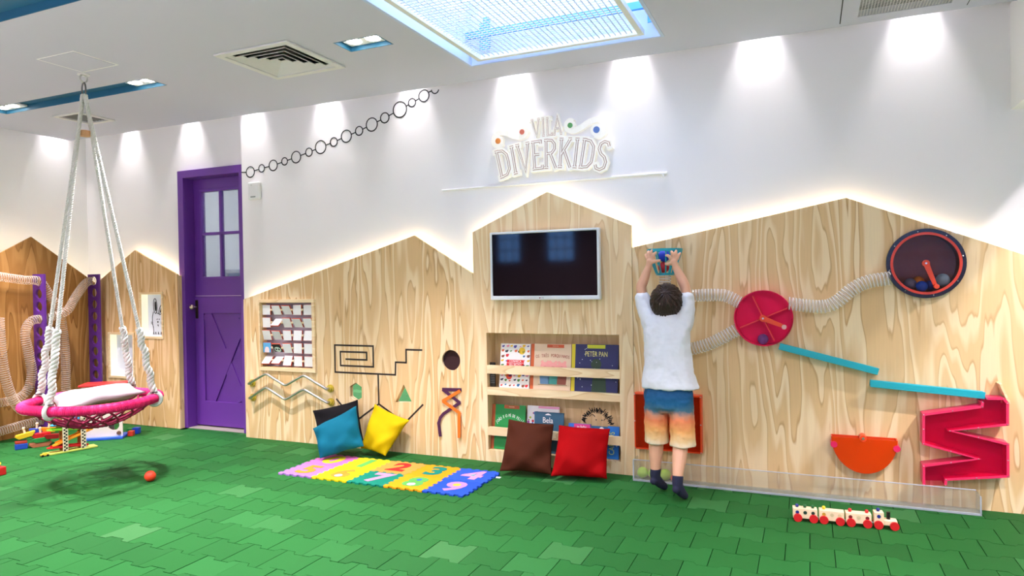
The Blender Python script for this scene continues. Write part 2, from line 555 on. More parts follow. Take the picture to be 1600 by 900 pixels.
# ---- wall-washer lamps hidden in the slot
LENS = emit('lit lamp lens', (255, 246, 232), 14)
def washer(x, y, tx, ty, label):
    t = thing('wall_washer_lamp', label, 'lamp', (x, y, 2.96), 'small lamps in the slot along the top of the walls')
    MB().cyl((x, y, 3.06), (x, y, 2.885), 0.028, 16).build('lamp_body', METAL, t, smooth=True)
    MB().cyl((x, y, 2.8845), (x, y, 2.882), 0.022, 16).build('lens', LENS, t, smooth=True)
    spot('lamp_light', (x, y, 2.875), (tx, ty, 1.2), WASHER_W, 54, 1.0, 0.02, (1, 0.93, 0.985), t)
WX = [-5.589, -4.841, -4.094, -3.342, -2.592, -1.80, -1.006, -0.244, 0.54]
WN = ['above the rabbit light box', 'above the purple door', 'above the white sensor box', 'over the card board', 'where the ring chain meets the ceiling',
      'over the left end of the sign', 'just right of the sign', 'over the pink wheel', 'over the black wheel']
for x, n_ in zip(WX, WN):
    yy = 0.05 if x < -4.3 else -0.005
    washer(x, yy, x, yy + 0.12, 'hidden spotlight in the ceiling slot ' + n_)
washer(-6.145, -0.16, -6.265, -0.16, 'hidden spotlight in the ceiling slot of the left wall nearest the corner')
washer(-6.145, -0.95, -6.265, -0.95, 'hidden spotlight in the ceiling slot of the left wall farther from the corner')

# ---- recessed ceiling lights
PLATE = mat('white lamp plate', (238, 238, 236), 0.5)
def recess(r, lamps, label, deep=0.022, watts=DOWN_W, top=BLUE, cone=78):
    x0, x1, y0, y1 = r
    t = thing('recessed_light', label, 'ceiling light', ((x0 + x1) / 2, (y0 + y1) / 2, CEIL + deep), 'recessed ceiling lights')
    b = MB(); z0, z1 = CEIL - 0.001, CEIL + deep + 0.03
    b.box(x0 + 0.0005, x0 + 0.006, y0 + 0.0005, y1 - 0.0005, z0, z1).box(x1 - 0.006, x1 - 0.0005, y0 + 0.0005, y1 - 0.0005, z0, z1)
    b.box(x0 + 0.006, x1 - 0.006, y0 + 0.0005, y0 + 0.006, z0, z1).box(x0 + 0.006, x1 - 0.006, y1 - 0.006, y1 - 0.0005, z0, z1).box(x0 + 0.006, x1 - 0.006, y0 + 0.006, y1 - 0.006, CEIL + deep + 0.02, z1)
    b.build('recess_box', top, t)
    for (lx, ly) in lamps:
        p = MB().box(lx - 0.13, lx + 0.13, ly - 0.07, ly + 0.07, CEIL + deep, CEIL + deep + 0.014).build('lamp_plate', PLATE, t, bevel=0.004)
        for s in (-0.062, 0.062):
            MB().cyl((lx + s, ly, CEIL + deep + 0.002), (lx + s, ly, CEIL + deep - 0.004), 0.040, 24).build('lamp_lens', emit('bright lamp glass', (255, 250, 240), 9), p, smooth=True)
            spot('lamp_light', (lx + s, ly, CEIL + deep - 0.012), (lx + s, ly, 0), watts, cone, 0.85, 0.035, (1, 0.905, 1.0), t)
    return t
recess(STRIP, [(-5.46, -0.983), (-4.03, -0.983)], watts=DOWN_W * 1.15, cone=78, label= 'long blue ceiling recess with a pair of lamps at each end, behind the swing ropes')
recess(BOX2, [(-2.265, -0.977)], 'small blue recessed double ceiling lamp between the square vent and the skylight')
recess(STRIP2, [(-4.76, -2.12), (-2.69, -2.12)], 'deep blue ceiling recess cut off by the top left corner of the photo')
for i, (x, y) in enumerate(EXTRA):
    recess(EX[i], [(x, y)], 'unseen recessed double ceiling lamp farther out in the room', watts=ROOM_W if i else DOWN_W * 0.6, cone=150 if i else 66)

# ---- skylight light box with its wire grid
sk = thing('skylight', 'large square skylight with pale blue shaft and white wire grid in the ceiling', 'skylight', (-1.32, -0.95, CEIL))
x0, x1, y0, y1 = SKY
SKYB = mat('pale blue shaft paint', (190, 204, 228), 0.6)
b = MB(); zt = CEIL + 0.42
b.box(x0 + 0.0005, x0 + 0.02, y0 + 0.0005, y1 - 0.0005, CEIL - 0.001, zt).box(x1 - 0.02, x1 - 0.0005, y0 + 0.0005, y1 - 0.0005, CEIL - 0.001, zt)
b.box(x0 + 0.02, x1 - 0.02, y0 + 0.0005, y0 + 0.02, CEIL - 0.001, zt).box(x0 + 0.02, x1 - 0.02, y1 - 0.02, y1 - 0.0005, CEIL - 0.001, zt)
b.build('shaft', SKYB, sk)
MB().box(x0, x1, y0, y1, zt, zt + 0.02).build('daylight_panel', emit('blue daylight panel', (168, 196, 246), SKYLIGHT_STRENGTH), sk)
for yy in (-0.52, -0.95, -1.38):
    MB().cyl((x0 + 0.06, yy, zt - 0.07), (x1 - 0.06, yy, zt - 0.07), 0.018, 12).build('fluorescent_tube', emit('fluorescent tube', (244, 250, 255), 5), sk, smooth=True)
STEEL = mat('blue painted steel', (70, 150, 220), 0.45)
MB().box(x0, x1, y1 - 0.10, y1 - 0.075, CEIL + 0.14, CEIL + 0.18).build('crossbar', STEEL, sk)
for xx in (x0 + 0.14, x1 - 0.045):
    MB().box(xx - 0.012, xx + 0.012, y1 - 0.075, y1 - 0.0, CEIL + 0.08, CEIL + 0.26).box(xx - 0.03, xx + 0.03, y1 - 0.09, y1 - 0.08, CEIL + 0.06, CEIL + 0.22).build('bracket', STEEL, sk)
gx0, gx1, gy0, gy1 = x0 + 0.085, x1 - 0.1, y0 + 0.07, y1 - 0.06
gz = CEIL + 0.004
MB().prism(rect(gx0, gx1, gy0, gy1), 'XY', gz, gz + 0.03, holes=[rect(gx0 + 0.03, gx1 - 0.03, gy0 + 0.03, gy1 - 0.03)]).build('grid_frame', mat('cream frame paint', (226, 226, 212), 0.5), sk)
gb = MB(); nx, ny = 31, 34
for i in range(1, nx):
    xx = gx0 + 0.03 + (gx1 - gx0 - 0.06) * i / nx
    gb.box(xx - 0.0022, xx + 0.0022, gy0 + 0.03, gy1 - 0.03, gz + 0.012, gz + 0.016)
for i in range(1, ny):
    yy = gy0 + 0.03 + (gy1 - gy0 - 0.06) * i / ny
    gb.box(gx0 + 0.03, gx1 - 0.03, yy - 0.0022, yy + 0.0022, gz + 0.016, gz + 0.020)
tag(gb.build('wire_grid', mat('white wire', (206, 212, 214), 0.5), sk), kind='stuff')

# ---- ceiling vents
GRILLE = mat('pale grey vent enamel', (214, 214, 210), 0.5)
DARK = mat('dark duct', (30, 29, 30), 0.8)  # near-black colour stands in for the darkness inside the ducts
def diffuser(r, label):
    x0, x1, y0, y1 = r; cx, cy = (x0 + x1) / 2, (y0 + y1) / 2; hw, hh = (x1 - x0) / 2, (y1 - y0) / 2
    t = thing('ceiling_vent', label, 'vent', (cx, cy, CEIL))
    MB().prism(rect(x0 - 0.03, x1 + 0.03, y0 - 0.03, y1 + 0.03), 'XY', CEIL - 0.012, CEIL, holes=[rect(x0 + 0.012, x1 - 0.012, y0 + 0.012, y1 - 0.012)]).build('frame', GRILLE, t, bevel=0.003)
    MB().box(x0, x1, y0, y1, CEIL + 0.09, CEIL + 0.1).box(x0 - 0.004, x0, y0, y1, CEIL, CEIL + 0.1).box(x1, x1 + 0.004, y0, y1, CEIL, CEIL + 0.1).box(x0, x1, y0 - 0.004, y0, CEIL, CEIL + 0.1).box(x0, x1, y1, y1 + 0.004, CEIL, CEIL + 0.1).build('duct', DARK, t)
    for k in range(5):
        s0 = 1 - k * 0.19; s1 = s0 - 0.12
        z0, z1 = CEIL - 0.005, CEIL + 0.011
        vs = []
        for s, z in ((s0 - 0.03, z0), (s1, z1)):
            vs += [(cx - hw * s, cy - hh * s, z), (cx + hw * s, cy - hh * s, z), (cx + hw * s, cy + hh * s, z), (cx - hw * s, cy + hh * s, z)]
        fs = [(i, (i + 1) % 4, 4 + (i + 1) % 4, 4 + i) for i in range(4)]
        o = MB().add(vs, fs).build('louvre', GRILLE, t)
        so = o.modifiers.new('thick', 'SOLIDIFY'); so.thickness = 0.003
    return t
diffuser(VENT, 'big square four-way ceiling vent with nested louvres')
t = thing('ceiling_vent', 'smaller dark slatted ceiling vent behind the swing ropes', 'vent', (-5.205, -0.57, CEIL))
x0, x1, y0, y1 = VENT2
MB().prism(rect(x0 - 0.03, x1 + 0.03, y0 - 0.03, y1 + 0.03), 'XY', CEIL - 0.01, CEIL, holes=[rect(x0, x1, y0, y1)]).build('frame', GRILLE, t)
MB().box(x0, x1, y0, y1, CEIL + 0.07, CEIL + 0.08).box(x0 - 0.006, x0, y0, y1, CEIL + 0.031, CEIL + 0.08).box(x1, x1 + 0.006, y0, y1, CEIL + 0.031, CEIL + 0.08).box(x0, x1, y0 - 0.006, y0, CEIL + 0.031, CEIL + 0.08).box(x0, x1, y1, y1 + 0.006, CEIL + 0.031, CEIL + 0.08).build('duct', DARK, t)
for k in range(7):
    xx = x0 + (x1 - x0) * (k + 0.5) / 7
    MB().obox((xx, (y0 + y1) / 2, CEIL + 0.012), (0.004, y1 - y0, 0.03), Matrix.Rotation(0.7, 3, 'Y')).build('slat', mat('grey slat', (130, 128, 128), 0.5), t)
t = thing('return_air_grille', 'perforated air return grille in a white hatch at the top right', 'vent', (0.45, -0.3, CEIL))
x0, x1, y0, y1 = AC
MB().prism(rect(0.172, 0.738, -0.56, -0.118), 'XY', CEIL - 0.004, CEIL, holes=[rect(x0, x1, y0, y1)]).build('hatch', CEILM, t)
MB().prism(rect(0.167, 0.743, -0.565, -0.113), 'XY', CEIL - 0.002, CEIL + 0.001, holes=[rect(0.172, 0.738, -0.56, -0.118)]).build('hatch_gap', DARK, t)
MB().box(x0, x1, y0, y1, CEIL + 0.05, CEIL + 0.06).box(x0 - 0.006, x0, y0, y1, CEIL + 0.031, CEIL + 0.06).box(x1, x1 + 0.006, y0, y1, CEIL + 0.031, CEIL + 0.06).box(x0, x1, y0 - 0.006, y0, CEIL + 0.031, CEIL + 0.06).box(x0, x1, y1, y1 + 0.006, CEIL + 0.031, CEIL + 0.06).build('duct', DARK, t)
gb = MB(); nx, ny = 30, 17
for i in range(nx + 1):
    xx = x0 + (x1 - x0) * i / nx; gb.box(xx - 0.0016, xx + 0.0016, y0, y1, CEIL - 0.0015, CEIL)
for i in range(ny + 1):
    yy = y0 + (y1 - y0) * i / ny; gb.box(x0, x1, yy - 0.0016, yy + 0.0016, CEIL - 0.0015, CEIL)
tag(gb.build('perforated_sheet', GRILLE, t), kind='stuff')
t = thing('ceiling_hatch', 'flush white access hatch in the ceiling beside the swing hook', 'hatch', (-3.95, -1.45, CEIL))
MB().box(-4.10, -3.80, -1.59, -1.335, CEIL - 0.0035, CEIL).build('hatch_panel', CEILM, t, bevel=0.0012)
MB().prism(rect(-4.112, -3.788, -1.602, -1.323), 'XY', CEIL - 0.002, CEIL, holes=[rect(-4.104, -3.796, -1.594, -1.331)]).build('hatch_frame', PLATE, t)

# ================================================================== PURPLE DOOR
door = struct(thing('door_1', None, None, (-4.6, 0.2, 0)))
f = MB()
FY0, FY1 = 0.095, 0.24
f.prism([(-4.985, 0), (-4.92, 0), (-4.92, 2.15), (-4.285, 2.15), (-4.285, 0), (-4.228, 0), (-4.228, 2.215), (-4.985, 2.215)], 'XZ', FY0, FY1)
f.build('door_frame', PURPLE, door, bevel=0.004)
DX0, DX1, DY = -4.918, -4.287, 0.205
WXa, WXb, WZa, WZb = -4.82, -4.395, 1.30, 2.035
MB().prism(rect(DX0, DX1, 0.012, 2.148), 'XZ', DY, DY + 0.035, holes=[rect(WXa, WXb, WZa, WZb)]).build('door_leaf', PURPLE, door, bevel=0.003)
s = MB()                                             # raised rails and stiles of the lower half
LX0, LX1, LZ0, LZ1 = -4.815, -4.40, 0.225, 0.985
s.prism(rect(DX0 + 0.002, DX1 - 0.002, 0.014, 1.125), 'XZ', DY - 0.014, DY, holes=[rect(LX0, LX1, LZ0, LZ1)])
s.build('lower_rails', PURPLE, door, bevel=0.003)
for p, dy in (([(LX0 + 0.03, LZ1), (LX1, LZ0 + 0.02)], 0.009), ([(LX0 + 0.06, LZ0), (LX1 + 0.02, LZ1 - 0.06)], 0.012)):
    MB().ribbon(p, 0.10, 'XZ', DY - dy, DY).build('cross_brace', PURPLE, door, bevel=0.002)
MB().box(DX0, DX1, DY - 0.002, DY + 0.001, 1.134, 1.139).build('split_line', mat('pale split line', (196, 170, 200), 0.5), door)
cx_, cz_ = (WXa + WXb) / 2, 1.672
MB().box(cx_ - 0.011, cx_ + 0.011, DY - 0.006, DY + 0.03, WZa, WZb).box(WXa, WXb, DY - 0.006, DY + 0.03, cz_ - 0.012, cz_ + 0.012).prism(
    rect(WXa - 0.022, WXb + 0.022, WZa - 0.022, WZb + 0.022), 'XZ', DY - 0.010, DY, holes=[rect(WXa, WXb, WZa, WZb)]).build('glazing_bars', PURPLE, door, bevel=0.002)
GLASS = clear('door glass', (225, 230, 236), 0.10, 0.03)
for (a0, a1) in ((WXa, cx_ - 0.011), (cx_ + 0.011, WXb)):
    for (c0, c1) in ((WZa, cz_ - 0.012), (cz_ + 0.012, WZb)):
        MB().box(a0, a1, DY + 0.014, DY + 0.018, c0, c1).build('pane', GLASS, door)
h = MB().box(-4.905, -4.875, DY - 0.020, DY - 0.012, 0.94, 1.10).build('lock_plate', mat('dark bronze', (52, 40, 26), 0.35, 0.8), door, bevel=0.004)
MB().cyl((-4.89, DY - 0.02, 1.04), (-4.89, DY - 0.06, 1.04), 0.009, 12).ball((-4.89, DY - 0.07, 1.04), 0.021, 14, 8).build('knob', mat('pale brass knob', (220, 200, 170), 0.2, 0.8), h, smooth=True)
MB().box(-4.92, -4.24, 0.10, 0.24, -0.013, 0.004).build('threshold', mat('grey threshold', (150, 140, 132), 0.7), door)
# room behind the door that shows through the panes
struct(MB().box(-6.0, -2.8, 1.9, 2.0, -0.01, 2.6).box(-6.0, -5.9, 0.3, 1.9, -0.01, 2.6).box(-2.9, -2.8, 0.3, 1.9, -0.01, 2.6).box(-6.0, -2.8, 0.24, 2.0, 2.6, 2.65).build('wall_beyond_door', WHITE))
ct = thing('tiled_counter', 'blue tiled counter seen through the lower door panes', 'counter', (-5.3, 1.7, 0))
MB().box(-5.88, -4.6, 1.5, 1.88, 0, 1.36).build('counter_body', mat('blue tile front', (84, 128, 168), 0.4), ct)
MB().box(-5.89, -4.57, 1.47, 1.89, 1.36, 1.40).build('counter_top', mat('grey stone top', (200, 204, 208), 0.4), ct)
for i in range(7):
    for j in range(2):
        MB().box(-5.86 + i * 0.18, -5.70 + i * 0.18, 1.492, 1.5, 1.0 + j * 0.17, 1.155 + j * 0.17).build('tile', mat('blue tile', (70, 112, 158), 0.3), ct)
lt = thing('backroom_fill', 'unseen glowing disc added to brighten the room behind the purple door', 'ceiling light', (-4.5, 1.0, 2.6))  # unseen glow added to brighten what shows through the panes
MB().cyl((-4.5, 1.0, 2.6), (-4.5, 1.0, 2.55), 0.15, 24).build('glow_disc', emit('backroom fill glow', (255, 250, 242), 30), lt, smooth=True)

# ================================================================== PLYWOOD HOUSES
LED = emit('warm white led', (255, 246, 214), LED_STRENGTH)
def led(parent, pts, plane, c0, c1):
    b = MB()
    for a, b_ in zip(pts, pts[1:]):
        b.ribbon([a, b_], 0.012, plane, c0, c1)
    return b.build('led_strip', LED, parent)
PT = 0.018
pa = thing('plywood_panel', 'house-shaped plywood wall panel left of the television with black inlaid lines', 'wall panel', (-3.1, 0.0, 0))
hexm = [(-3.142, 0.454), (-3.088, 0.487), (-3.034, 0.456), (-3.034, 0.378), (-3.088, 0.348), (-3.144, 0.380)]
trim_ = [(-2.670, 0.492), (-2.744, 0.360), (-2.601, 0.364)]
CARDS = (-3.985, -3.472, 0.572, 1.083)
MB().prism([(-4.165, 0.0), (-2.096, 0.0), (-2.096, 1.274), (-2.560, 1.554), (-4.165, 1.108)], 'XZ', 0, PT,
           holes=[hexm, trim_, rect(*CARDS), circle(-2.281, 0.677, 0.0715, 32)]).build('panel_sheet', PLY_A, pa)
MB().box(-4.165, -4.145, PT, WALL_Y, 0, 1.10).build('side_batten', PLY_N, pa)
led(pa, [(-4.15, 1.085), (-2.56, 1.527), (-2.10, 1.25)], 'XZ', 0.028, 0.040)
MIRROR = mat('mirror', (235, 240, 240), 0.02, 1.0, vary=0.0)
MB().box(-3.16, -3.02, 0.021, 0.025, 0.335, 0.50).build('mirror', MIRROR, pa)['label'] = 'six-sided mirror set into the plywood'
MB().box(-2.76, -2.59, 0.021, 0.025, 0.345, 0.505).build('mirror', MIRROR, pa)['label'] = 'triangular mirror set into the plywood'
MB().prism(circle(-2.281, 0.677, 0.08, 32), 'XZ', 0.024, 0.030).build('dark_disc', mat('dark brown felt', (52, 24, 26), 0.9), pa)
GW = 0.0125
paths = [[(-3.174, 0.658), (-2.984, 0.658), (-2.984, 0.713), (-3.220, 0.713), (-3.220, 0.609), (-2.926, 0.609), (-2.926, 0.761), (-3.271, 0.761), (-3.271, 0.558), (-2.738, 0.558), (-2.734, 0.649), (-2.645, 0.649), (-2.644, 0.742), (-2.510, 0.742)],
         [(-2.886, 0.552), (-2.885, 0.339)], [(-3.266, 0.357), (-3.098, 0.196), (-2.885, 0.339), (-2.666, 0.214), (-2.511, 0.357)]]
for p in paths:
    MB().ribbon(p, GW, 'XZ', -0.0012, 0.004).build('inlaid_line', BLACK, pa)

pb = thing('plywood_panel', 'narrow peaked plywood panel that carries the television and book niches', 'wall panel', (-1.55, 0.0, 0))
MB().prism([(-2.094, 0.0), (-0.999, 0.0), (-0.999, 1.551), (-1.549, 1.794), (-2.094, 1.556)], 'XZ', -0.004, PT,
           holes=[rect(NX0, NX1, NZ0, NZ1)]).build('panel_sheet', PLY_B, pb)
led(pb, [(-2.08, 1.53), (-1.549, 1.765), (-1.01, 1.527)], 'XZ', 0.028, 0.040)
led(pb, [(-2.075, 1.30), (-2.075, 1.52)], 'XZ', 0.028, 0.040)
led(pb, [(-1.018, 1.42), (-1.018, 1.52)], 'XZ', 0.028, 0.040)
n = MB(); ND = 0.135
n.box(NX0 - 0.015, NX1 + 0.015, ND, ND + 0.012, NZ0 - 0.015, NZ1 + 0.015).box(NX0 - 0.015, NX0, PT, ND, NZ0, NZ1).box(NX1, NX1 + 0.015, PT, ND, NZ0, NZ1)
n.box(NX0 - 0.015, NX1 + 0.015, PT, ND, NZ1, NZ1 + 0.015).box(NX0 - 0.015, NX1 + 0.015, PT, ND, NZ0 - 0.015, NZ0)
n.build('niche_box', PLY_N, pb)
MB().box(NX0, NX1, PT, ND, 0.485, 0.500).build('shelf', PLY_N, pb)
MB().box(NX0, NX1, -0.004, PT, 0.453, 0.503).build('shelf_lip', PLY_H, pb)
MB().box(NX0, NX1, -0.004, PT, 0.597, 0.653).build('book_rail', PLY_H, pb)
MB().box(NX0, NX1, -0.004, PT, 0.179, 0.234).build('book_rail', PLY_H, pb)

pc = thing('plywood_panel', 'wide house-shaped plywood panel at the right with wheels, ramps and tubes', 'wall panel', (0.4, 0.0, 0))
MB().prism([(-0.997, 0.0), (2.2, 0.0), (2.2, 0.80), (0.194, 1.644), (-0.997, 1.413)], 'XZ', 0, PT, holes=[circle(0.563, 1.275, 0.158, 40)]).build('panel_sheet', PLY_C, pc)
led(pc, [(-0.99, 1.387), (0.194, 1.616), (2.19, 0.775)], 'XZ', 0.028, 0.040)

pd = thing('plywood_panel', 'plywood house panel between the corner and the purple door with lit niches', 'wall panel', (-5.5, 0.05, 0))
BUN = (-5.405, -5.147, 0.787, 1.158); NI2 = (-5.82, -5.515, 0.424, 0.800)
MB().prism([(-5.998, 0.0), (-4.955, 0.0), (-4.955, 1.325), (-5.474, 1.549), (-5.998, 1.255)], 'XZ', 0.05, 0.068, holes=[rect(*BUN), rect(*NI2)]).build('panel_sheet', PLY_D, pd)
MB().box(-4.975, -4.955, 0.068, DOOR_Y, 0, 1.315).build('side_batten', PLY_N, pd)
led(pd, [(-5.99, 1.23), (-5.474, 1.52), (-4.98, 1.305)], 'XZ', 0.080, 0.092)
def lightbox(name, r, label):
    x0, x1, z0, z1 = r
    t = thing(name, label, 'light box', ((x0 + x1) / 2, 0.05, z0))
    MB().prism(rect(x0 - 0.018, x1 + 0.018, z0 - 0.018, z1 + 0.018), 'XZ', 0.042, 0.052, holes=[rect(x0 + 0.001, x1 - 0.001, z0 + 0.001, z1 - 0.001)]).build('frame', PLY_H, t)
    b = MB().box(x0, x0 + 0.004, 0.052, 0.115, z0, z1).box(x1 - 0.004, x1, 0.052, 0.115, z0, z1).box(x0, x1, 0.052, 0.115, z0, z0 + 0.004).box(x0, x1, 0.052, 0.115, z1 - 0.004, z1)
    b.build('reveal', emit('lit white reveal', (255, 250, 226), 0.16), t)
    MB().box(x0, x1, 0.115, 0.120, z0, z1).build('back_panel', emit('softly lit panel', (214, 218, 228), 0.03), t)
    return t
bun = lightbox('light_box', BUN, 'lit niche with a black line drawing of a rabbit beside the purple door')
lightbox('light_box', NI2, 'plain lit white niche behind the swing, lower than the rabbit')
bd = MB(); bx, bz, k = -5.25, 0.80, 1.0
INK = mat('black ink', (18, 18, 20), 0.7)
def ell(cx, cz, rx, rz, rot=0.0, n=20, a0=0.0, a1=2 * PI):
    out = []
    for i in range(n + 1):
        a = a0 + (a1 - a0) * i / n
        x, z = rx * math.cos(a), rz * math.sin(a)
        out.append((cx + x * math.cos(rot) - z * math.sin(rot), cz + x * math.sin(rot) + z * math.cos(rot)))
    return out
Yb0, Yb1 = 0.112, 0.1152
bd.ribbon(ell(-5.262, 1.075, 0.026, 0.072, 0.06), 0.005, 'XZ', Yb0, Yb1)
bd.ribbon(ell(-5.175, 1.045, 0.024, 0.060, -0.5), 0.005, 'XZ', Yb0, Yb1)
bd.ribbon([(-5.29, 1.02), (-5.308, 0.97), (-5.31, 0.91), (-5.296, 0.87), (-5.29, 0.82)], 0.004, 'XZ', Yb0, Yb1)
bd.ribbon([(-5.24, 1.01), (-5.225, 1.0), (-5.20, 1.005)], 0.004, 'XZ', Yb0, Yb1)
bd.ribbon([(-5.170, 0.99), (-5.158, 0.95), (-5.156, 0.88), (-5.166, 0.82)], 0.004, 'XZ', Yb0, Yb1)
for zz in (0.905, 0.92): bd.ribbon([(-5.33, zz), (-5.30, zz - 0.004)], 0.004, 'XZ', Yb0, Yb1).ribbon([(-5.185, zz), (-5.155, zz + 0.006)], 0.004, 'XZ', Yb0, Yb1)
for xx in (-5.30, -5.27, -5.23, -5.19): bd.ribbon([(xx, 0.80), (xx + 0.008, 0.825), (xx + 0.016, 0.80)], 0.004, 'XZ', Yb0, Yb1)
bd.ribbon([(-5.245, 0.945), (-5.23, 0.95)], 0.005, 'XZ', Yb0, Yb1).ribbon([(-5.212, 0.945), (-5.20, 0.95)], 0.005, 'XZ', Yb0, Yb1)
bd.prism(circle(-5.228, 0.922, 0.008, 10), 'XZ', Yb0, Yb1).ribbon([(-5.235, 0.89), (-5.225, 0.895), (-5.222, 0.88)], 0.004, 'XZ', Yb0, Yb1)
bd.prism(ell(-5.258, 1.072, 0.013, 0.048, 0.06, 16)[:-1], 'XZ', Yb0, Yb1)
bd.prism(ell(-5.172, 1.042, 0.011, 0.036, -0.5, 16)[:-1], 'XZ', Yb0, Yb1)
bd.v = [(-5.235 + (p[0] + 5.235) * 0.84 - 0.050, p[1], 0.79 + (p[2] - 0.79) * 0.92) for p in bd.v]
bd.build('rabbit_drawing', INK, bun)

pe = thing('plywood_panel', 'golden plywood house panel on the left wall behind the tubes', 'wall panel', (LPLY_X, -0.7, 0))
MB().prism([(0.048, 0.0), (0.048, 1.27), (-0.501, 1.661), (-1.35, 1.16), (-1.35, 0.0)], 'YZ', LPLY_X - 0.018, LPLY_X).build('panel_sheet', PLY_E, pe)
MB().box(LEFT_X, LPLY_X - 0.018, 0.03, 0.048, 0, 1.25).build('side_batten', PLY_N, pe)
led(pe, [(0.03, 1.25), (-0.501, 1.632), (-1.34, 1.137)], 'YZ', LPLY_X - 0.06, LPLY_X - 0.045)

# ================================================================== WALL SIGN, CHAIN, LEDGE, SENSOR
sg = thing('wall_sign', 'softly lit white raised lettering sign with curled ends above the television', 'sign', (-1.55, 0.06, 1.9))
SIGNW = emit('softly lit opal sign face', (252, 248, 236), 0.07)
SIGNB = mat('beige letter inlay', (190, 166, 150), 0.5)
SER = 0.10
def stem(x): return [[(x, 0), (x, 1)], [(x - SER, 0), (x + SER, 0)], [(x - SER, 1), (x + SER, 1)]]
GL = {
 'D': (0.62, stem(0.08) + [[(0.08, 1), (0.38, 0.96), (0.56, 0.78), (0.58, 0.5), (0.56, 0.22), (0.38, 0.04), (0.08, 0)]]),
 'I': (0.24, stem(0.12)),
 'V': (0.62, [[(0.03, 1), (0.31, 0), (0.59, 1)], [(-0.06, 1), (0.14, 1)], [(0.48, 1), (0.68, 1)]]),
 'E': (0.50, stem(0.08) + [[(0.08, 1), (0.46, 1), (0.46, 0.9)], [(0.08, 0.52), (0.36, 0.52)], [(0.08, 0), (0.48, 0), (0.48, 0.12)]]),
 'R': (0.60, stem(0.08) + [[(0.08, 1), (0.36, 0.98), (0.50, 0.84), (0.50, 0.66), (0.36, 0.52), (0.08, 0.50)], [(0.28, 0.51), (0.56, -0.04)]]),
 'K': (0.60, stem(0.08) + [[(0.10, 0.44), (0.52, 1)], [(0.24, 0.58), (0.58, -0.03)], [(0.42, 1), (0.60, 1)]]),
 'S': (0.56, [[(0.52, 0.86), (0.44, 0.98), (0.26, 1.0), (0.10, 0.90), (0.07, 0.72), (0.20, 0.56), (0.40, 0.46), (0.51, 0.30), (0.48, 0.10), (0.30, 0.0), (0.12, 0.03), (0.04, 0.15)]]),
 'L': (0.46, stem(0.08) + [[(0.08, 0), (0.44, 0), (0.44, 0.14)]]),
 'A': (0.60, [[(0.02, 0), (0.30, 1), (0.58, 0)], [(0.12, 0.34), (0.48, 0.34)], [(-0.06, 0), (0.12, 0)], [(0.48, 0), (0.66, 0)]]),
}
LET = [0]
def letter(ch, ox, oz, ang, hgt, wid):
    w, st = GL[ch]
    ca, sa = math.cos(ang), math.sin(ang)
    def T(p): x, z = (p[0] - w / 2) * wid, p[1] * hgt; return (ox + x * ca - z * sa, oz + x * sa + z * ca)
    bk, ln, co = MB(), MB(), MB()
    for si, s_ in enumerate(st):
        si += LET[0]; q = [T(p) for p in s_]
        d = [Vector(q[0]) - (Vector(q[1]) - Vector(q[0])).normalized() * 0.016] + [Vector(p) for p in q[1:-1]] + [Vector(q[-1]) + (Vector(q[-1]) - Vector(q[-2])).normalized() * 0.016]
        bk.ribbon(d, hgt * 0.22, 'XZ', 0.034, WALL_Y, 0.00014, si)
        ln.ribbon(q, hgt * 0.10, 'XZ', 0.0312, 0.035, 0.00006, si)
        co.ribbon(q, hgt * 0.034, 'XZ', 0.0298, 0.035, 0.00006, si)
    LET[0] += 7
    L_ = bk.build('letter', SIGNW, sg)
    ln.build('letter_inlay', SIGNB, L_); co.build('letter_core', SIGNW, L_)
R_, zc, xc = 1.43, 0.528, -1.552
word = 'DIVERKIDS'; wid = 0.138; gap = 0.012
tot = sum(GL[c][0] * wid + gap for c in word) - gap
s_ = -tot / 2
for c in word:
    w = GL[c][0] * wid
    th = -(s_ + w / 2 + 0.02) / R_
    letter(c, xc - R_ * math.sin(th), zc + R_ * math.cos(th), th, 0.178, wid)
    s_ += w + gap
x_ = -1.655
for c in 'VILA':
    w = GL[c][0] * 0.085
    letter(c, x_ + w / 2, 2.168, 0.07 if c == 'V' else 0.02, 0.112, 0.085)
    x_ += w + 0.012
def curl(pts, w):
    P = spline([(p[0], 0, p[1]) for p in pts], 6)
    MB().ribbon([(p.x, p.z) for p in P], w, 'XZ', 0.0385, WALL_Y, 0.00014, 2).build('curl', SIGNW, sg)
curl([(-1.885, 2.150), (-1.900, 2.135), (-1.930, 2.140), (-1.943, 2.170), (-1.930, 2.205), (-1.89, 2.222), (-1.85, 2.212), (-1.80, 2.190), (-1.755, 2.178), (-1.715, 2.188), (-1.705, 2.212), (-1.722, 2.232), (-1.745, 2.226)], 0.036)
curl([(-1.380, 2.235), (-1.40, 2.245), (-1.42, 2.228), (-1.415, 2.195), (-1.38, 2.182), (-1.33, 2.195), (-1.27, 2.225), (-1.21, 2.235), (-1.175, 2.205), (-1.175, 2.155), (-1.205, 2.132), (-1.235, 2.140)], 0.038)
for (x, z, r, c, n_) in ((-1.909, 2.165, 0.019, (238, 146, 66), 'orange'), (-1.733, 2.208, 0.017, (226, 122, 98), 'coral'), (-1.397, 2.216, 0.017, (104, 172, 100), 'green'), (-1.222, 2.170, 0.021, (104, 138, 204), 'blue')):
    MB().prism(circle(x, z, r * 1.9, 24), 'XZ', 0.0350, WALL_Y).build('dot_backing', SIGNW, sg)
    MB().prism(circle(x, z, r, 20), 'XZ', 0.030, 0.0350).build('coloured_dot', mat(n_ + ' dot', c, 0.5), sg)

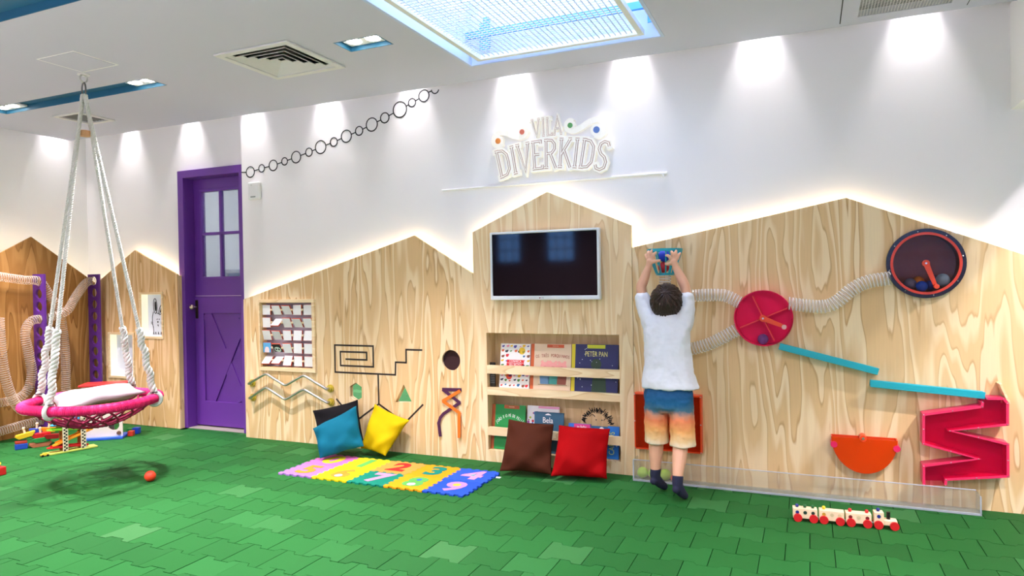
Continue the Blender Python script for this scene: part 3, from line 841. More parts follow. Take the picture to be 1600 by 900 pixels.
tag(MB().tube(spline([(-2.36, 0.062, 1.866), (-1.6, 0.062, 1.866), (-0.85, 0.062, 1.866), (-0.82, 0.062, 1.862), (-0.808, 0.062, 1.840)], 6), 0.008, 10).build('wall_conduit', mat('white pvc', (240, 240, 236), 0.4), smooth=True),
    'thin white cable conduit running under the sign with a turned-down end', 'conduit')
sn = thing('sensor_box', 'small white alarm sensor box on the wall beside the door', 'sensor', (-4.075, WALL_Y, 1.9))
MB().box(-4.132, -4.018, 0.035, WALL_Y, 1.908, 2.050).build('housing', mat('white abs plastic', (232, 233, 230), 0.4), sn, bevel=0.012, seg=3)
MB().box(-4.10, -4.05, 0.032, 0.036, 1.925, 1.935).build('indicator_slot', mat('grey slot', (150, 155, 150), 0.5), sn)
MB().ball((-4.09, 0.034, 2.025), 0.005, 8, 6).build('screw', METAL, sn)

ch = thing('ring_chain_decal', 'black painted chain of alternating rings climbing the wall to the ceiling', 'wall decal', (-3.3, WALL_Y, 2.1))
RINGS = [(-4.132, 2.137, 0.047), (-4.013, 2.157, 0.034), (-3.893, 2.171, 0.046), (-3.777, 2.193, 0.033), (-3.662, 2.216, 0.049), (-3.535, 2.243, 0.036), (-3.422, 2.272, 0.054), (-3.297, 2.299, 0.037),
         (-3.180, 2.331, 0.050), (-3.063, 2.359, 0.037), (-2.949, 2.394, 0.053), (-2.834, 2.431, 0.041), (-2.703, 2.476, 0.061), (-2.600, 2.514, 0.034), (-2.500, 2.551, 0.046)]
for (x, z, r) in RINGS:
    MB().prism(circle(x, z, r, 36), 'XZ', 0.0685, WALL_Y, holes=[circle(x, z + 0.001, r - 0.0085, 36)]).build('ring', INK, ch)
lk = [(-4.226, 2.142, 0.0)] + RINGS
for (a, b_) in zip(lk, lk[1:]):
    d = (Vector(b_[:2]) - Vector(a[:2])).normalized()
    MB().ribbon([Vector(a[:2]) + d * max(0, a[2] - 0.004), Vector(b_[:2]) - d * (b_[2] - 0.004)], 0.008, 'XZ', 0.0687, WALL_Y).build('link', INK, ch)
MB().ribbon([(-2.458, 2.572), (-2.437, 2.578)] + ell(-2.408, 2.585, 0.029, 0.029, 0, 12, PI * 1.05, PI * 1.95), 0.008, 'XZ', 0.0687, WALL_Y).build('ring_end', INK, ch)

# ================================================================== TELEVISION
tv = thing('television', 'flat white-framed television switched off on the peaked plywood panel', 'television', (-1.565, -0.03, 1.09))
TX0, TX1, TZ0, TZ1 = -1.940, -1.188, 1.095, 1.543
MB().prism(rect(TX0, TX1, TZ0, TZ1), 'XZ', -0.062, -0.025, holes=[rect(TX0 + 0.016, TX1 - 0.017, TZ0 + 0.027, TZ1 - 0.015)]).build('bezel', mat('white tv plastic', (226, 230, 228), 0.35), tv, bevel=0.005, seg=3)
MB().box(TX0 + 0.012, TX1 - 0.012, -0.056, -0.050, TZ0 + 0.02, TZ1 - 0.012).build('screen', mat('black glass screen', (7, 4, 6), 0.06, vary=0, spec=0.35), tv)
MB().box(TX0 + 0.03, TX1 - 0.03, -0.050, -0.022, TZ0 + 0.03, TZ1 - 0.03).build('back_shell', mat('white tv back', (220, 222, 220), 0.5), tv)
MB().box(-1.75, -1.38, -0.024, -0.0045, 1.2, 1.45).build('wall_bracket', NEARBLACK, tv)
text('logo', 'LG', mat('grey logo', (90, 90, 95), 0.4), tv, (-1.570, -0.0628, 1.108), 0.014, 0.0003)
MB().prism(circle(-1.588, 1.108, 0.0045, 14), 'XZ', -0.0632, -0.0618).build('logo_badge', mat('crimson badge', (130, 40, 60), 0.4), tv)

# ================================================================== BOOKS IN THE NICHES
def book(name, label, x0, x1, z0, z1, cover, lean=0.045, spine=None, yb=0.028, thick=0.012):
    """a standing book leaning back; local frame: origin at bottom left of the front cover"""
    t = thing(name, label, 'book', (x0, yb, z0), 'picture books in the niches')
    ang = math.atan2(lean, z1 - z0)
    w, h_ = x1 - x0, (z1 - z0) / math.cos(ang)
    M = Matrix.Rotation(-ang, 3, 'X')
    o = Vector((x0, yb, z0))
    def loc(p): return o + M @ Vector(p)
    def slab(nm, x0_, x1_, y0_, y1_, z0_, z1_, mt):
        b = MB().box(x0_, x1_, y0_, y1_, z0_, z1_)
        b.v = [tuple(loc(p)) for p in b.v]
        return b.build(nm, mt, t)
    slab('cover', 0, w, 0, thick, 0, h_, cover)
    slab('pages', 0.004, w - 0.001, 0.0015, thick - 0.0015, 0.002, h_ - 0.002, mat('page paper', (240, 236, 226), 0.8))
    if spine: slab('spine', -0.001, 0.022, -0.0006, thick * 0.6, 0.0005, h_ - 0.0005, spine)
    def art(nm, polys, mt, d=0.0008):
        b = MB()
        for q in polys: b.prism(q, 'XZ', -d, 0.0002)
        b.v = [tuple(loc(p)) for p in b.v]
        return b.build(nm, mt, t)
    def word(nm, s, mt, x, z, size, xs=0.7, spin=0.0):
        return text(nm, s, mt, t, loc((x, -0.0012, z)), size, 0.0004, M @ WALLM, spin, xs=xs)
    return t, w, h_, art, word
def P(n_, c): return mat(n_ + ' print', c, 0.5, vary=0.02)
# upper shelf
t, w, h_, art, word = book('picture_book', 'white picture book scattered with tiny animals on the upper niche', -1.930, -1.712, 0.502, 0.795, P('white cover', (240, 238, 232)))
rn = random.Random(4)
cols = [(220, 40, 45), (60, 60, 70), (240, 150, 170), (40, 110, 160), (90, 150, 70), (240, 190, 40), (140, 80, 50), (230, 110, 60), (90, 80, 170)]
for i in range(7):
    for j in range(9):
        if 1 < i < 5 and 3 < j < 7: continue
        cx, cz = w * (0.08 + 0.14 * i) + rn.uniform(-.004, .004), h_ * (0.06 + 0.11 * j) + rn.uniform(-.004, .004)
        if cz > h_ - 0.01: continue
        r = rn.uniform(0.006, 0.011)
        art('animal_print', [circle(cx, cz, r, 9, rn.random(), r * rn.uniform(.6, 1)), circle(cx + r * 0.8, cz + r * 0.5, r * 0.5, 7)], P('animal colour %d' % ((i * 3 + j) % 9), cols[(i * 3 + j) % 9]))
art('sun_print', [circle(w * 0.72, h_ * 0.84, 0.024, 16)], P('sun', (238, 196, 40)))
art('crab_print', [circle(w * 0.32, h_ * 0.26, 0.022, 16)], P('vermilion', (222, 70, 36)))
for k, s_ in enumerate(('CONHECA', 'SEU BICHO', 'N I M A')):
    art('title_band', [rect(w * 0.22, w * 0.80, h_ * (0.60 - 0.075 * k) - 0.010, h_ * (0.60 - 0.075 * k) + 0.010)], P('red band', (214, 44, 40)))
    word('title', s_, P('white ink', (245, 242, 236)), w * 0.51, h_ * (0.60 - 0.075 * k), 0.021, 0.85)
t, w, h_, art, word = book('picture_book', 'beige picture book with three pink pigs and an orange spine', -1.705, -1.424, 0.502, 0.798, P('beige cover', (226, 200, 166)), spine=P('orange spine', (206, 96, 40)))
art('publisher_band', [rect(w * 0.40, w * 0.82, h_ - 0.024, h_ - 0.003)], P('orange band', (206, 84, 40)))
word('publisher_mark', 'PE DE LETRA', P('cream ink', (238, 200, 160)), w * 0.61, h_ - 0.014, 0.010)
for i, c in enumerate('OS TRÊS PORQUINHOS'):
    a = (i - 8.5) / 8.5
    word('title_letter', c, P('brick ink', (160, 50, 30)), w * (0.545 + 0.40 * a), h_ * (0.745 - 0.03 * a * a), 0.030, 0.58, -0.10 * a)
for i, (fx, cl) in enumerate(((0.36, (110, 150, 190)), (0.56, (70, 160, 150)), (0.78, (150, 80, 60)))):
    art('pig_head', [circle(w * fx, h_ * 0.50, 0.034, 18, 0, 0.030), circle(w * fx - 0.02, h_ * 0.60, 0.011, 8), circle(w * fx + 0.02, h_ * 0.60, 0.011, 8)], P('pig pink', (244, 170, 158)))
    art('snout', [circle(w * fx, h_ * 0.485, 0.012, 12, 0, 0.009)], P('snout pink', (226, 150, 136)), 0.0012)
    art('pig_body', [[(w * fx - 0.03, h_ * 0.12), (w * fx + 0.03, h_ * 0.12), (w * fx + 0.035, h_ * 0.30), (w * fx + 0.02, h_ * 0.42), (w * fx - 0.02, h_ * 0.42), (w * fx - 0.035, h_ * 0.30)]], P('pig clothes %d' % i, cl), 0.0010)
art('ground_line', [rect(w * 0.2, w * 0.92, h_ * 0.10, h_ * 0.115)], P('tan ink', (170, 140, 100)))
t, w, h_, art, word = book('picture_book', 'dark blue starry picture book with yellow lettering and a yellow spine', -1.418, -1.110, 0.502, 0.802, P('night blue cover', (28, 34, 88)), spine=P('yellow spine', (214, 196, 30)))
art('publisher_band', [rect(w * 0.33, w * 0.72, h_ - 0.026, h_ - 0.003)], P('lime band', (200, 206, 40)))
word('title', 'PETER PAN', P('pale yellow ink', (228, 222, 130)), w * 0.53, h_ * 0.79, 0.046, 0.66)
rn = random.Random(8)
for i in range(22):
    art('star_print', [circle(w * rn.uniform(.12, .96), h_ * rn.uniform(.04, .94), 0.003, 6)], P('star', (200, 210, 220)))
art('figure_print', [[(w * 0.44, h_ * 0.0), (w * 0.76, h_ * 0.0), (w * 0.74, h_ * 0.28), (w * 0.60, h_ * 0.34), (w * 0.46, h_ * 0.28)], circle(w * 0.53, h_ * 0.58, 0.035, 16)], P('dark green', (34, 62, 34)))
rc = thing('remote_control', 'slim black remote control standing at the left of the upper niche', 'remote', (-1.98, 0.04, 0.502))
MB().box(-2.0, -1.962, 0.034, 0.050, 0.502, 0.668).build('remote_body', NEARBLACK, rc, bevel=0.004)
for i in range(3):
    for j in range(6):
        MB().prism(circle(-1.992 + i * 0.011, 0.53 + j * 0.012, 0.0035, 8), 'XZ', 0.0325, 0.035).build('button', mat('grey button', (140, 140, 145), 0.5), rc)
MB().prism(circle(-1.981, 0.642, 0.004, 8), 'XZ', 0.0325, 0.035).build('power_button', RED, rc)
# lower shelf
t, w, h_, art, word = book('picture_book', 'green picture book with white curved title behind the brown cushion', -2.0, -1.757, 0.082, 0.378, P('leaf green cover', (20, 140, 62)), spine=P('rust spine', (170, 84, 40)))
art('publisher_band', [rect(w * 0.36, w * 0.82, h_ - 0.026, h_ - 0.002)], P('rust band', (170, 84, 40)))
word('publisher_mark', 'PE DE LETRA', P('cream ink', (238, 200, 160)), w * 0.59, h_ - 0.014, 0.010)
for i, c in enumerate('JOÃO E O PÉ DE FEIJÃO'):
    a = (i - 10) / 10
    word('title_letter', c, P('white ink', (245, 242, 236)), w * (0.56 + 0.41 * a), h_ * (0.76 - 0.16 * a * a), 0.028, 0.62, -0.62 * a)
t, w, h_, art, word = book('picture_book', 'white picture book dotted with pink flowers in the lower niche', -1.752, -1.524, 0.082, 0.378, P('white cover', (240, 238, 232)), yb=0.052)
art('pink_edge', [rect(w * 0.35, w, h_ - 0.016, h_ - 0.001)], P('pink', (236, 160, 190)))
rn = random.Random(21)
for i in range(46):
    c = rn.choice([(214, 40, 60), (220, 70, 150), (120, 60, 40), (90, 120, 200), (180, 200, 60), (150, 60, 140)])
    art('flower_print', [circle(w * rn.uniform(.04, .96), h_ * rn.uniform(.05, .9), rn.uniform(.004, .009), 8)], P('flower %d %d %d' % c, c))
t, w, h_, art, word = book('picture_book', 'slate blue picture book with white script title behind the cushions', -1.683, -1.478, 0.082, 0.348, P('slate cover', (50, 92, 116)), lean=0.02, yb=0.030)
word('title', 'Bela', P('white ink', (245, 242, 236)), w * 0.46, h_ * 0.80, 0.052, 0.85)
art('crown_print', [[(w * 0.36, h_ * 0.93), (w * 0.40, h_ * 0.955), (w * 0.47, h_ * 0.975), (w * 0.54, h_ * 0.955), (w * 0.58, h_ * 0.93)]], P('white ink', (245, 242, 236)))
t, w, h_, art, word = book('picture_book', 'blue and pink picture book just above the red cushion', -1.450, -1.300, 0.082, 0.285, P('bright blue cover', (50, 110, 200)), lean=0.03, yb=0.034)
art('pink_patch', [rect(w * 0.25, w * 0.98, h_ * 0.75, h_ - 0.002)], P('magenta', (220, 60, 130)))
word('title', 'as fadas', P('white ink', (245, 242, 236)), w * 0.6, h_ * 0.90, 0.03, 0.7)
t, w, h_, art, word = book('picture_book', 'deep teal picture book behind the right corner of the red cushion', -1.298, -1.160, 0.082, 0.275, P('teal cover', (36, 96, 140)), lean=0.03, yb=0.042)
art('white_patch', [circle(w * 0.5, h_ * 0.9, 0.016, 12)], P('white cover', (240, 238, 232)))
t, w, h_, art, word = book('picture_book', 'blue picture book with sideways yellow lettering right of the red cushion', -1.185, -1.110, 0.082, 0.283, P('cobalt cover', (24, 110, 190)), lean=0.03, yb=0.028)
word('title', 'CARROS', P('lime ink', (200, 214, 90)), w * 0.40, h_ * 0.48, 0.050, 0.75, PI / 2)
word('subtitle', 'em ação', P('white ink', (245, 242, 236)), w * 0.78, h_ * 0.52, 0.022, 0.8, PI / 2)
# hedgehog drawing on the back of the lower niche
hd = MB(); rn = random.Random(5)
for i in range(70):
    a = PI * (0.02 + 0.96 * i / 69); r0 = rn.uniform(0.072, 0.092); r1 = r0 + rn.uniform(0.016, 0.028); da = rn.uniform(-0.1, 0.05)
    hd.ribbon([(-1.278 + r0 * math.cos(a), 0.272 + r0 * math.sin(a)), (-1.278 + r1 * math.cos(a + da), 0.272 + r1 * math.sin(a + da))], 0.0042, 'XZ', 0.1335, 0.1352)
hd.ribbon(ell(-1.31, 0.315, 0.018, 0.02, 0, 8, 0.3, 2.9), 0.004, 'XZ', 0.1335, 0.1352).ribbon(ell(-1.215, 0.295, 0.018, 0.02, 0, 8, 0.3, 2.9), 0.004, 'XZ', 0.1335, 0.1352)
hd.prism(circle(-1.284, 0.302, 0.004, 8), 'XZ', 0.1335, 0.1352).prism(circle(-1.245, 0.302, 0.004, 8), 'XZ', 0.1335, 0.1352)
hd.build('hedgehog_drawing', INK, pb)

# ================================================================== FLIP-CARD BOARD
cbd = thing('flip_card_board', 'framed board of twenty-five turning white cards beside the door', 'card board', (-3.73, 0, 0.55))
cx0, cx1, cz0, cz1 = CARDS
MB().prism(rect(cx0 - 0.012, cx1 + 0.026, cz0 - 0.026, cz1 + 0.025), 'XZ', -0.016, 0.0, holes=[rect(cx0, cx1, cz0, cz1)]).build('frame', PLY_H, cbd, bevel=0.002)
b = MB().box(cx0, cx1, 0.055, 0.062, cz0, cz1).build('backing', mat('mauve grey backing', (186, 172, 182), 0.7), cbd)
sd = MB().box(cx0, cx0 + 0.004, 0.0, 0.055, cz0, cz1).box(cx1 - 0.004, cx1, 0, 0.055, cz0, cz1).box(cx0, cx1, 0, 0.055, cz0, cz0 + 0.004).box(cx0, cx1, 0, 0.055, cz1 - 0.004, cz1)
sd.build('side_walls', PLY_N, cbd)
TILT = [[0, .35, .45, 0, 0], [0.05, -.8, .35, .5, .3], [.25, .45, .1, -.12, -.2], [0, .55, .3, 0, 0], [-.7, -.85, -.3, 0, 0]]
CARDW = mat('white card', (236, 238, 234), 0.6, vary=0.02)
CARDR = mat('red card edge', (214, 78, 40), 0.6)
for r in range(5):
    zz = 1.024 - 0.0995 * r
    MB().cyl((cx0 + 0.004, 0.020, zz), (cx1 - 0.004, 0.020, zz), 0.005, 8).build('rod', BEECH, cbd, smooth=True)
    for c in range(5):
        xx = -3.942 + 0.1025 * c
        M_ = Matrix.Rotation(TILT[r][c] * 1.1, 3, 'X')
        face = CARDW
        if (r, c) == (3, 0): face = mat('sky blue card', (90, 170, 215), 0.6)
        if (r, c) == (3, 1): face = mat('black card', (24, 30, 30), 0.6)
        o = Vector((xx, 0.020, zz))
        cd = MB().obox(o, (0.082, 0.008, 0.080), M_).build('card', CARDR, cbd)
        MB().obox(o + M_ @ Vector((0, -0.0052, 0)), (0.078, 0.0026, 0.077), M_).build('card_face', face, cd)
        MB().cyl(o + Vector((0.041, 0, 0)), o + Vector((0.060, 0, 0)), 0.009, 10).build('spacer', BEECH, cd, smooth=True)
        if (r, c) == (3, 0):
            q = MB().prism([(xx - 0.022, zz - 0.038), (xx + 0.022, zz - 0.038), (xx + 0.022, zz - 0.012), (xx + 0.012, zz + 0.006), (xx - 0.012, zz + 0.006), (xx - 0.022, zz - 0.012)], 'XZ', 0.0120, 0.0136)
            q.build('penguin_print', mat('pale pink print', (238, 214, 210), 0.6), cd)
        if (r, c) == (3, 1):
            def tp(pts): return pts
            q = MB().prism(circle(xx, zz - 0.012, 0.031, 18, 0, 0.026), 'XZ', -0.0072, -0.0064)
            e_ = MB().prism(circle(xx - 0.013, zz - 0.010, 0.009, 10), 'XZ', -0.0082, -0.0072).prism(circle(xx + 0.013, zz - 0.010, 0.009, 10), 'XZ', -0.0082, -0.0072)
            for bb in (q, e_):
                bb.v = [tuple(o + M_ @ Vector((p[0] - xx, p[1], p[2] - zz))) for p in bb.v]
            q.build('face_print', mat('pale green print', (206, 230, 214), 0.6), cd); e_.build('eye_print', mat('black card', (24, 30, 30), 0.6), cd)

# ================================================================== ZIGZAG RAILS
def rail(pts, label):
    t = thing('zigzag_rail', label, 'rail', (pts[0][0], 0, pts[-1][1]), 'steel zigzag rails')
    P3 = [Vector((x, -0.045, z)) for x, z in pts]
    path = []
    for i, p in enumerate(P3):
        if 0 < i < len(P3) - 1:
            a = p + (P3[i - 1] - p).normalized() * 0.022; b_ = p + (P3[i + 1] - p).normalized() * 0.022
            path += [a, a * 0.25 + b_ * 0.25 + p * 0.5, b_]
        else: path.append(p)
    path = [Vector((pts[0][0] + 0.004, -0.002, pts[0][1] - 0.004)), Vector((pts[0][0] + 0.002, -0.03, pts[0][1] - 0.002))] + path + [Vector((pts[-1][0] - 0.002, -0.03, pts[-1][1] + 0.002)), Vector((pts[-1][0] - 0.004, -0.002, pts[-1][1] + 0.002))]
    MB().tube(path, 0.0095, 10).build('pipe', METAL, t, smooth=True, sharp=60)
    for x, z in (pts[0], pts[-1]):
        MB().cyl((x, 0, z), (x, -0.010, z), 0.030, 20).cyl((x, -0.010, z), (x, -0.022, z), 0.019, 16).build('flange', mat('mustard flange', (196, 172, 56), 0.45), t, smooth=True)
rail([(-4.085, 0.440), (-3.902, 0.528), (-3.713, 0.441), (-3.532, 0.530), (-3.316, 0.433)], 'upper steel zigzag rail with brass flanges under the card board')
rail([(-4.080, 0.325), (-3.905, 0.422), (-3.716, 0.332), (-3.535, 0.424), (-3.312, 0.331)], 'lower steel zigzag rail with brass flanges under the card board')

# ================================================================== LACING STRAPS
def strap(name, label, pts, mt, w=0.026, y=-0.008):
    """flat webbing band through 3-D points (x, y, z)"""
    t = thing(name, label, 'strap', (pts[0][0], 0, pts[-1][2]))
    b = MB()
    for a, c in zip(pts, pts[1:]):
        a, c = Vector(a), Vector(c); d = (c - a).normalized(); nn = Vector((0, -1, 0)).cross(d).normalized() * w / 2
        a2, c2 = a - d * 0.004, c + d * 0.004
        th = Vector((0, -0.002, 0))
        b.add([a2 - nn, a2 + nn, c2 + nn, c2 - nn, a2 - nn + th, a2 + nn + th, c2 + nn + th, c2 - nn + th],
              [(0, 1, 2, 3), (7, 6, 5, 4), (0, 4, 5, 1), (1, 5, 6, 2), (2, 6, 7, 3), (3, 7, 4, 0)])
    b.build('webbing', mt, t)
    return t
PS = mat('plum webbing', (74, 26, 66), 0.8, bump=0.3); OS = mat('orange webbing', (236, 116, 20), 0.8, bump=0.3)
strap('lacing_strap', 'plum purple lacing strap hanging down the plywood', [(-2.350, -0.002, 0.472), (-2.205, -0.002, 0.476), (-2.345, -0.006, 0.470), (-2.214, -0.006, 0.386), (-2.345, -0.005, 0.302), (-2.368, -0.008, 0.275), (-2.382, -0.012, 0.235), (-2.371, -0.010, 0.146)], PS, 0.022)
strap('lacing_strap', 'orange lacing strap crossing over the purple one', [(-2.212, -0.009, 0.468), (-2.345, -0.011, 0.392), (-2.214, -0.011, 0.316), (-2.218, -0.012, 0.30), (-2.222, -0.012, 0.148)], OS, 0.022)

# ================================================================== BALL RUN ON THE RIGHT PANEL
HOSE = clear('clear hose wall', (250, 246, 240), 0.13, 0.10, tint=(252, 249, 244))
HOSEW = clear('hose wire', (255, 252, 248), 0.60, 0.25, tint=(252, 250, 246))
def hose(label, pts, r=0.036, pitch=0.0175, group='clear ribbed hoses', wire=0.0024, wall=HOSE, coil=HOSEW):
    path = spline(pts, 10)
    t = thing('ribbed_hose', label, 'hose', path[0], group)
    fine = resample(path, pitch / 2)
    MB().tube(fine, [r * (1.0 if i % 2 else 0.955) for i in range(len(fine))], 14, caps=False).build('hose_wall', wall, t, smooth=True, sharp=80)
    tag(MB().tube(helix(path, r, pitch, per=14), wire, 5).build('spiral_wire', coil, t, smooth=True, sharp=80), kind='stuff')
    return t
hose('upper clear ribbed hose from the boy to the pink wheel', [(-0.800, -0.055, 1.120), (-0.69, -0.055, 1.112), (-0.54, -0.055, 1.118), (-0.44, -0.055, 1.112), (-0.36, -0.055, 1.070)])
hose('lower clear ribbed hose rising from the boy to the pink wheel', [(-0.80, -0.05, 0.76), (-0.66, -0.052, 0.795), (-0.53, -0.055, 0.835), (-0.375, -0.055, 0.920)])
hose('wavy clear ribbed hose between the pink and black wheels', [(-0.105, -0.055, 1.068), (-0.006, -0.052, 1.054), (0.085, -0.052, 1.052), (0.148, -0.052, 1.082), (0.211, -0.052, 1.140), (0.289, -0.05, 1.182), (0.398, -0.045, 1.200)])
hose('short clear ribbed hose dropping from the turquoise basket', [(-0.777, -0.10, 1.236), (-0.780, -0.095, 1.19), (-0.788, -0.075, 1.14), (-0.80, -0.06, 1.10)], 0.034)

# turquoise basket
bk = thing('ball_basket', 'turquoise slatted ball basket on the plywood in the boy\'s hands', 'basket', (-0.777, 0, 1.24))
BC = (-0.777, -0.105)
TEAL = mat('turquoise plastic', (24, 158, 172), 0.35)
def hoop(z, R, h_, th, nm):
    b = MB(); n = 40
    vs = []
    for k in range(n):
        a = 2 * PI * k / n
        for rr, zz in ((R, z), (R - th, z), (R - th, z + h_), (R, z + h_)):
            vs.append((BC[0] + rr * math.cos(a), BC[1] + rr * math.sin(a), zz))
    fs = [(k * 4 + j, k * 4 + (j + 1) % 4, ((k + 1) % n) * 4 + (j + 1) % 4, ((k + 1) % n) * 4 + j) for k in range(n) for j in range(4)]
    b.add(vs, fs).build(nm, TEAL, bk)
hoop(1.378, 0.103, 0.016, 0.006, 'top_rim'); hoop(1.238, 0.052, 0.014, 0.006, 'bottom_rim')
for k in range(12):
    a = 2 * PI * (k + 0.5) / 12
    MB().cyl((BC[0] + 0.049 * math.cos(a), BC[1] + 0.049 * math.sin(a), 1.244), (BC[0] + 0.100 * math.cos(a), BC[1] + 0.100 * math.sin(a), 1.386), 0.0042, 8).build('slat', TEAL, bk, smooth=True)
MB().box(BC[0] - 0.03, BC[0] + 0.03, -0.006, 0.0, 1.34, 1.40).build('wall_plate', TEAL, bk)
def ball(label, c, r, rgb, grp=None, bump=0.0, name='ball'):
    return tag(MB().ball((0, 0, 0), r, 20, 14).build(name, mat('ball %d %d %d' % rgb, rgb, 0.55, bump=bump), smooth=True, sharp=180), label, 'ball', grp)
def put(o, c): o.location = c; return o
put(ball('blue ball inside the turquoise basket', 0, 0.035, (30, 60, 200)), (-0.782, -0.105, 1.352))
put(ball('red ball at the bottom of the turquoise basket', 0, 0.033, (190, 26, 36)), (-0.784, -0.105, 1.285))

# pink wheel
pw = thing('pink_wheel', 'round translucent pink ball wheel with orange crank on the plywood', 'play wheel', (-0.235, 0, 0.98))
PCX, PCZ, PR = -0.237, 0.985, 0.157
PINK = clear('pink acrylic', (226, 20, 84), 0.60, 0.12, tint=(240, 90, 140))
PINKS = mat('pink plastic', (232, 30, 96), 0.3)
def drum(t, cx, cz, R, y0, y1, th, mt, nm, n=48):
    MB().prism(circle(cx, cz, R, n), 'XZ', y0, y1, holes=[circle(cx, cz, R - th, n)]).build(nm, mt, t, smooth=True, sharp=40)
drum(pw, PCX, PCZ, PR, -0.07, 0.0, 0.006, PINKS, 'rim')
MB().prism(circle(PCX, PCZ, PR - 0.006, 48), 'XZ', -0.004, -0.001).build('back_plate', mat('deep pink plate', (244, 58, 124), 0.4), pw)
MB().prism(circle(PCX, PCZ, PR + 0.002, 48), 'XZ', -0.074, -0.070).build('front_cover', clear('pink cover', (240, 60, 120), 0.06, 0.08, tint=(255, 220, 232)), pw)
CORAL = mat('coral vane', (255, 150, 120), 0.4)
for a in (0.42, 0.42 + PI / 2, 0.42 + PI, 0.42 + 1.5 * PI):
    d = Vector((math.cos(a), 0, math.sin(a)))
    R_m = Matrix.Rotation(-a, 3, 'Y')
    MB().obox(Vector((PCX, -0.036, PCZ)) + d * 0.073, (0.130, 0.060, 0.006), R_m).build('vane', CORAL, pw)
def crank(t, c, tip, w0, w1, y, knob_mt):
    c = Vector((c[0], 0, c[1])); tp = Vector((tip[0], 0, tip[1]))
    d = (tp - c).normalized(); n_ = Vector((-d.z, 0, d.x))
    poly = [c + n_ * w0, c - n_ * w0, tp - n_ * w1, tp + n_ * w1]
    ar = MB().prism([(p.x, p.z) for p in poly], 'XZ', y - 0.008, y).prism(circle(c.x, c.z, w0 * 1.25, 24), 'XZ', y - 0.010, y + 0.008).build('crank_arm', ORANGE, t, bevel=0.001)
    MB().prism(circle(tp.x, tp.z, w1 * 1.35, 18), 'XZ', y - 0.04, y - 0.006).build('crank_knob', knob_mt, ar, smooth=True)
    MB().prism(circle(c.x, c.z, w0 * 0.35, 12), 'XZ', y - 0.013, y - 0.009).build('bolt', METAL, ar)
crank(pw, (PCX, PCZ), (-0.126, 0.940), 0.015, 0.0095, -0.082, clear('clear knob', (250, 220, 215), 0.5))
put(ball('grey-blue ball at the bottom of the pink wheel', 0, 0.030, (84, 140, 190)), (PCX - 0.004, -0.037, 0.864))

# black wheel
bwh = thing('black_wheel', 'big black-rimmed wheel with orange ring and balls behind clear plastic', 'play wheel', (0.563, 0, 1.09))
BX, BZ = 0.563, 1.275
BRIM = mat('black glossy rim', (28, 14, 16), 0.25)
drum(bwh, BX, BZ, 0.182, -0.030, 0.0, 0.026, BRIM, 'rim', 64)
drum(bwh, BX, BZ, 0.163, -0.037, -0.020, 0.013, mat('orange red ring', (226, 66, 36), 0.35), 'orange_ring', 64)
drum(bwh, BX, BZ, 0.1575, -0.02, 0.088, 0.004, mat('dark brown drum', (84, 46, 42), 0.5), 'drum_wall', 64)
MB().prism(circle(BX, BZ, 0.156, 48), 'XZ', 0.080, 0.086).build('back_plate', mat('brown back plate', (142, 84, 74), 0.5), bwh)
MB().prism(circle(BX, BZ, 0.153, 48), 'XZ', -0.034, -0.030).build('clear_cover', clear('smoky cover', (120, 110, 110), 0.05, 0.03, tint=(240, 232, 232)), bwh)
for k in range(8):
    a = 2 * PI * k / 8 + 0.2
    MB().ball((BX + 0.170 * math.cos(a), -0.031, BZ + 0.170 * math.sin(a)), 0.0035, 8, 6).build('screw', METAL, bwh)
crank(bwh, (BX - 0.001, BZ), (0.604, 1.155), 0.014, 0.009, -0.044, ORANGE)
for (n_, c, r, rgb) in (('slate grey ball at the left inside the black wheel', (0.497, 0.02, 1.168), 0.030, (120, 130, 158)), ('small orange ball at the back of the black wheel', (0.540, 0.048, 1.180), 0.027, (238, 150, 40)),
                        ('bright blue ball in front inside the black wheel', (0.548, -0.002, 1.155), 0.028, (30, 96, 226)), ('dark blue ball under the crank of the black wheel', (0.592, 0.045, 1.158), 0.026, (34, 60, 150)),
                        ('pale teal ball at the right inside the black wheel', (0.646, 0.015, 1.186), 0.034, (140, 184, 200)), ('dark plum ball tucked behind the pale teal ball', (0.622, 0.050, 1.186), 0.028, (70, 56, 76))):
    put(ball(n_, 0, r, rgb), c)

# ramps
def ramp(label, a, b_, h_=0.036):
    t = thing('ball_ramp', label, 'ramp', (a[0], 0, b_[1]), 'turquoise ball ramps')
    a = Vector((a[0], 0, a[1])); b_ = Vector((b_[0], 0, b_[1])); d = (b_ - a).normalized(); n_ = Vector((-d.z, 0, d.x))
    def q(nm, o0, o1, y0, y1):
        p = [a + n_ * o0, b_ + n_ * o0, b_ + n_ * o1, a + n_ * o1]
        MB().prism([(v.x, v.z) for v in p], 'XZ', y0, y1).build(nm, CYAN, t, bevel=0.0015)
    q('ramp_floor', -h_, -h_ + 0.008, -0.062, 0.0); q('front_lip', -h_ + 0.008, 0.0, -0.062, -0.054); q('back_strip', -h_ + 0.008, -0.004, -0.006, 0.0)
ramp('upper turquoise ball ramp sloping down from the pink wheel', (-0.150, 0.845), (0.341, 0.720))
ramp('lower turquoise ball ramp leading to the pink zigzag tray', (0.300, 0.656), (0.814, 0.618))

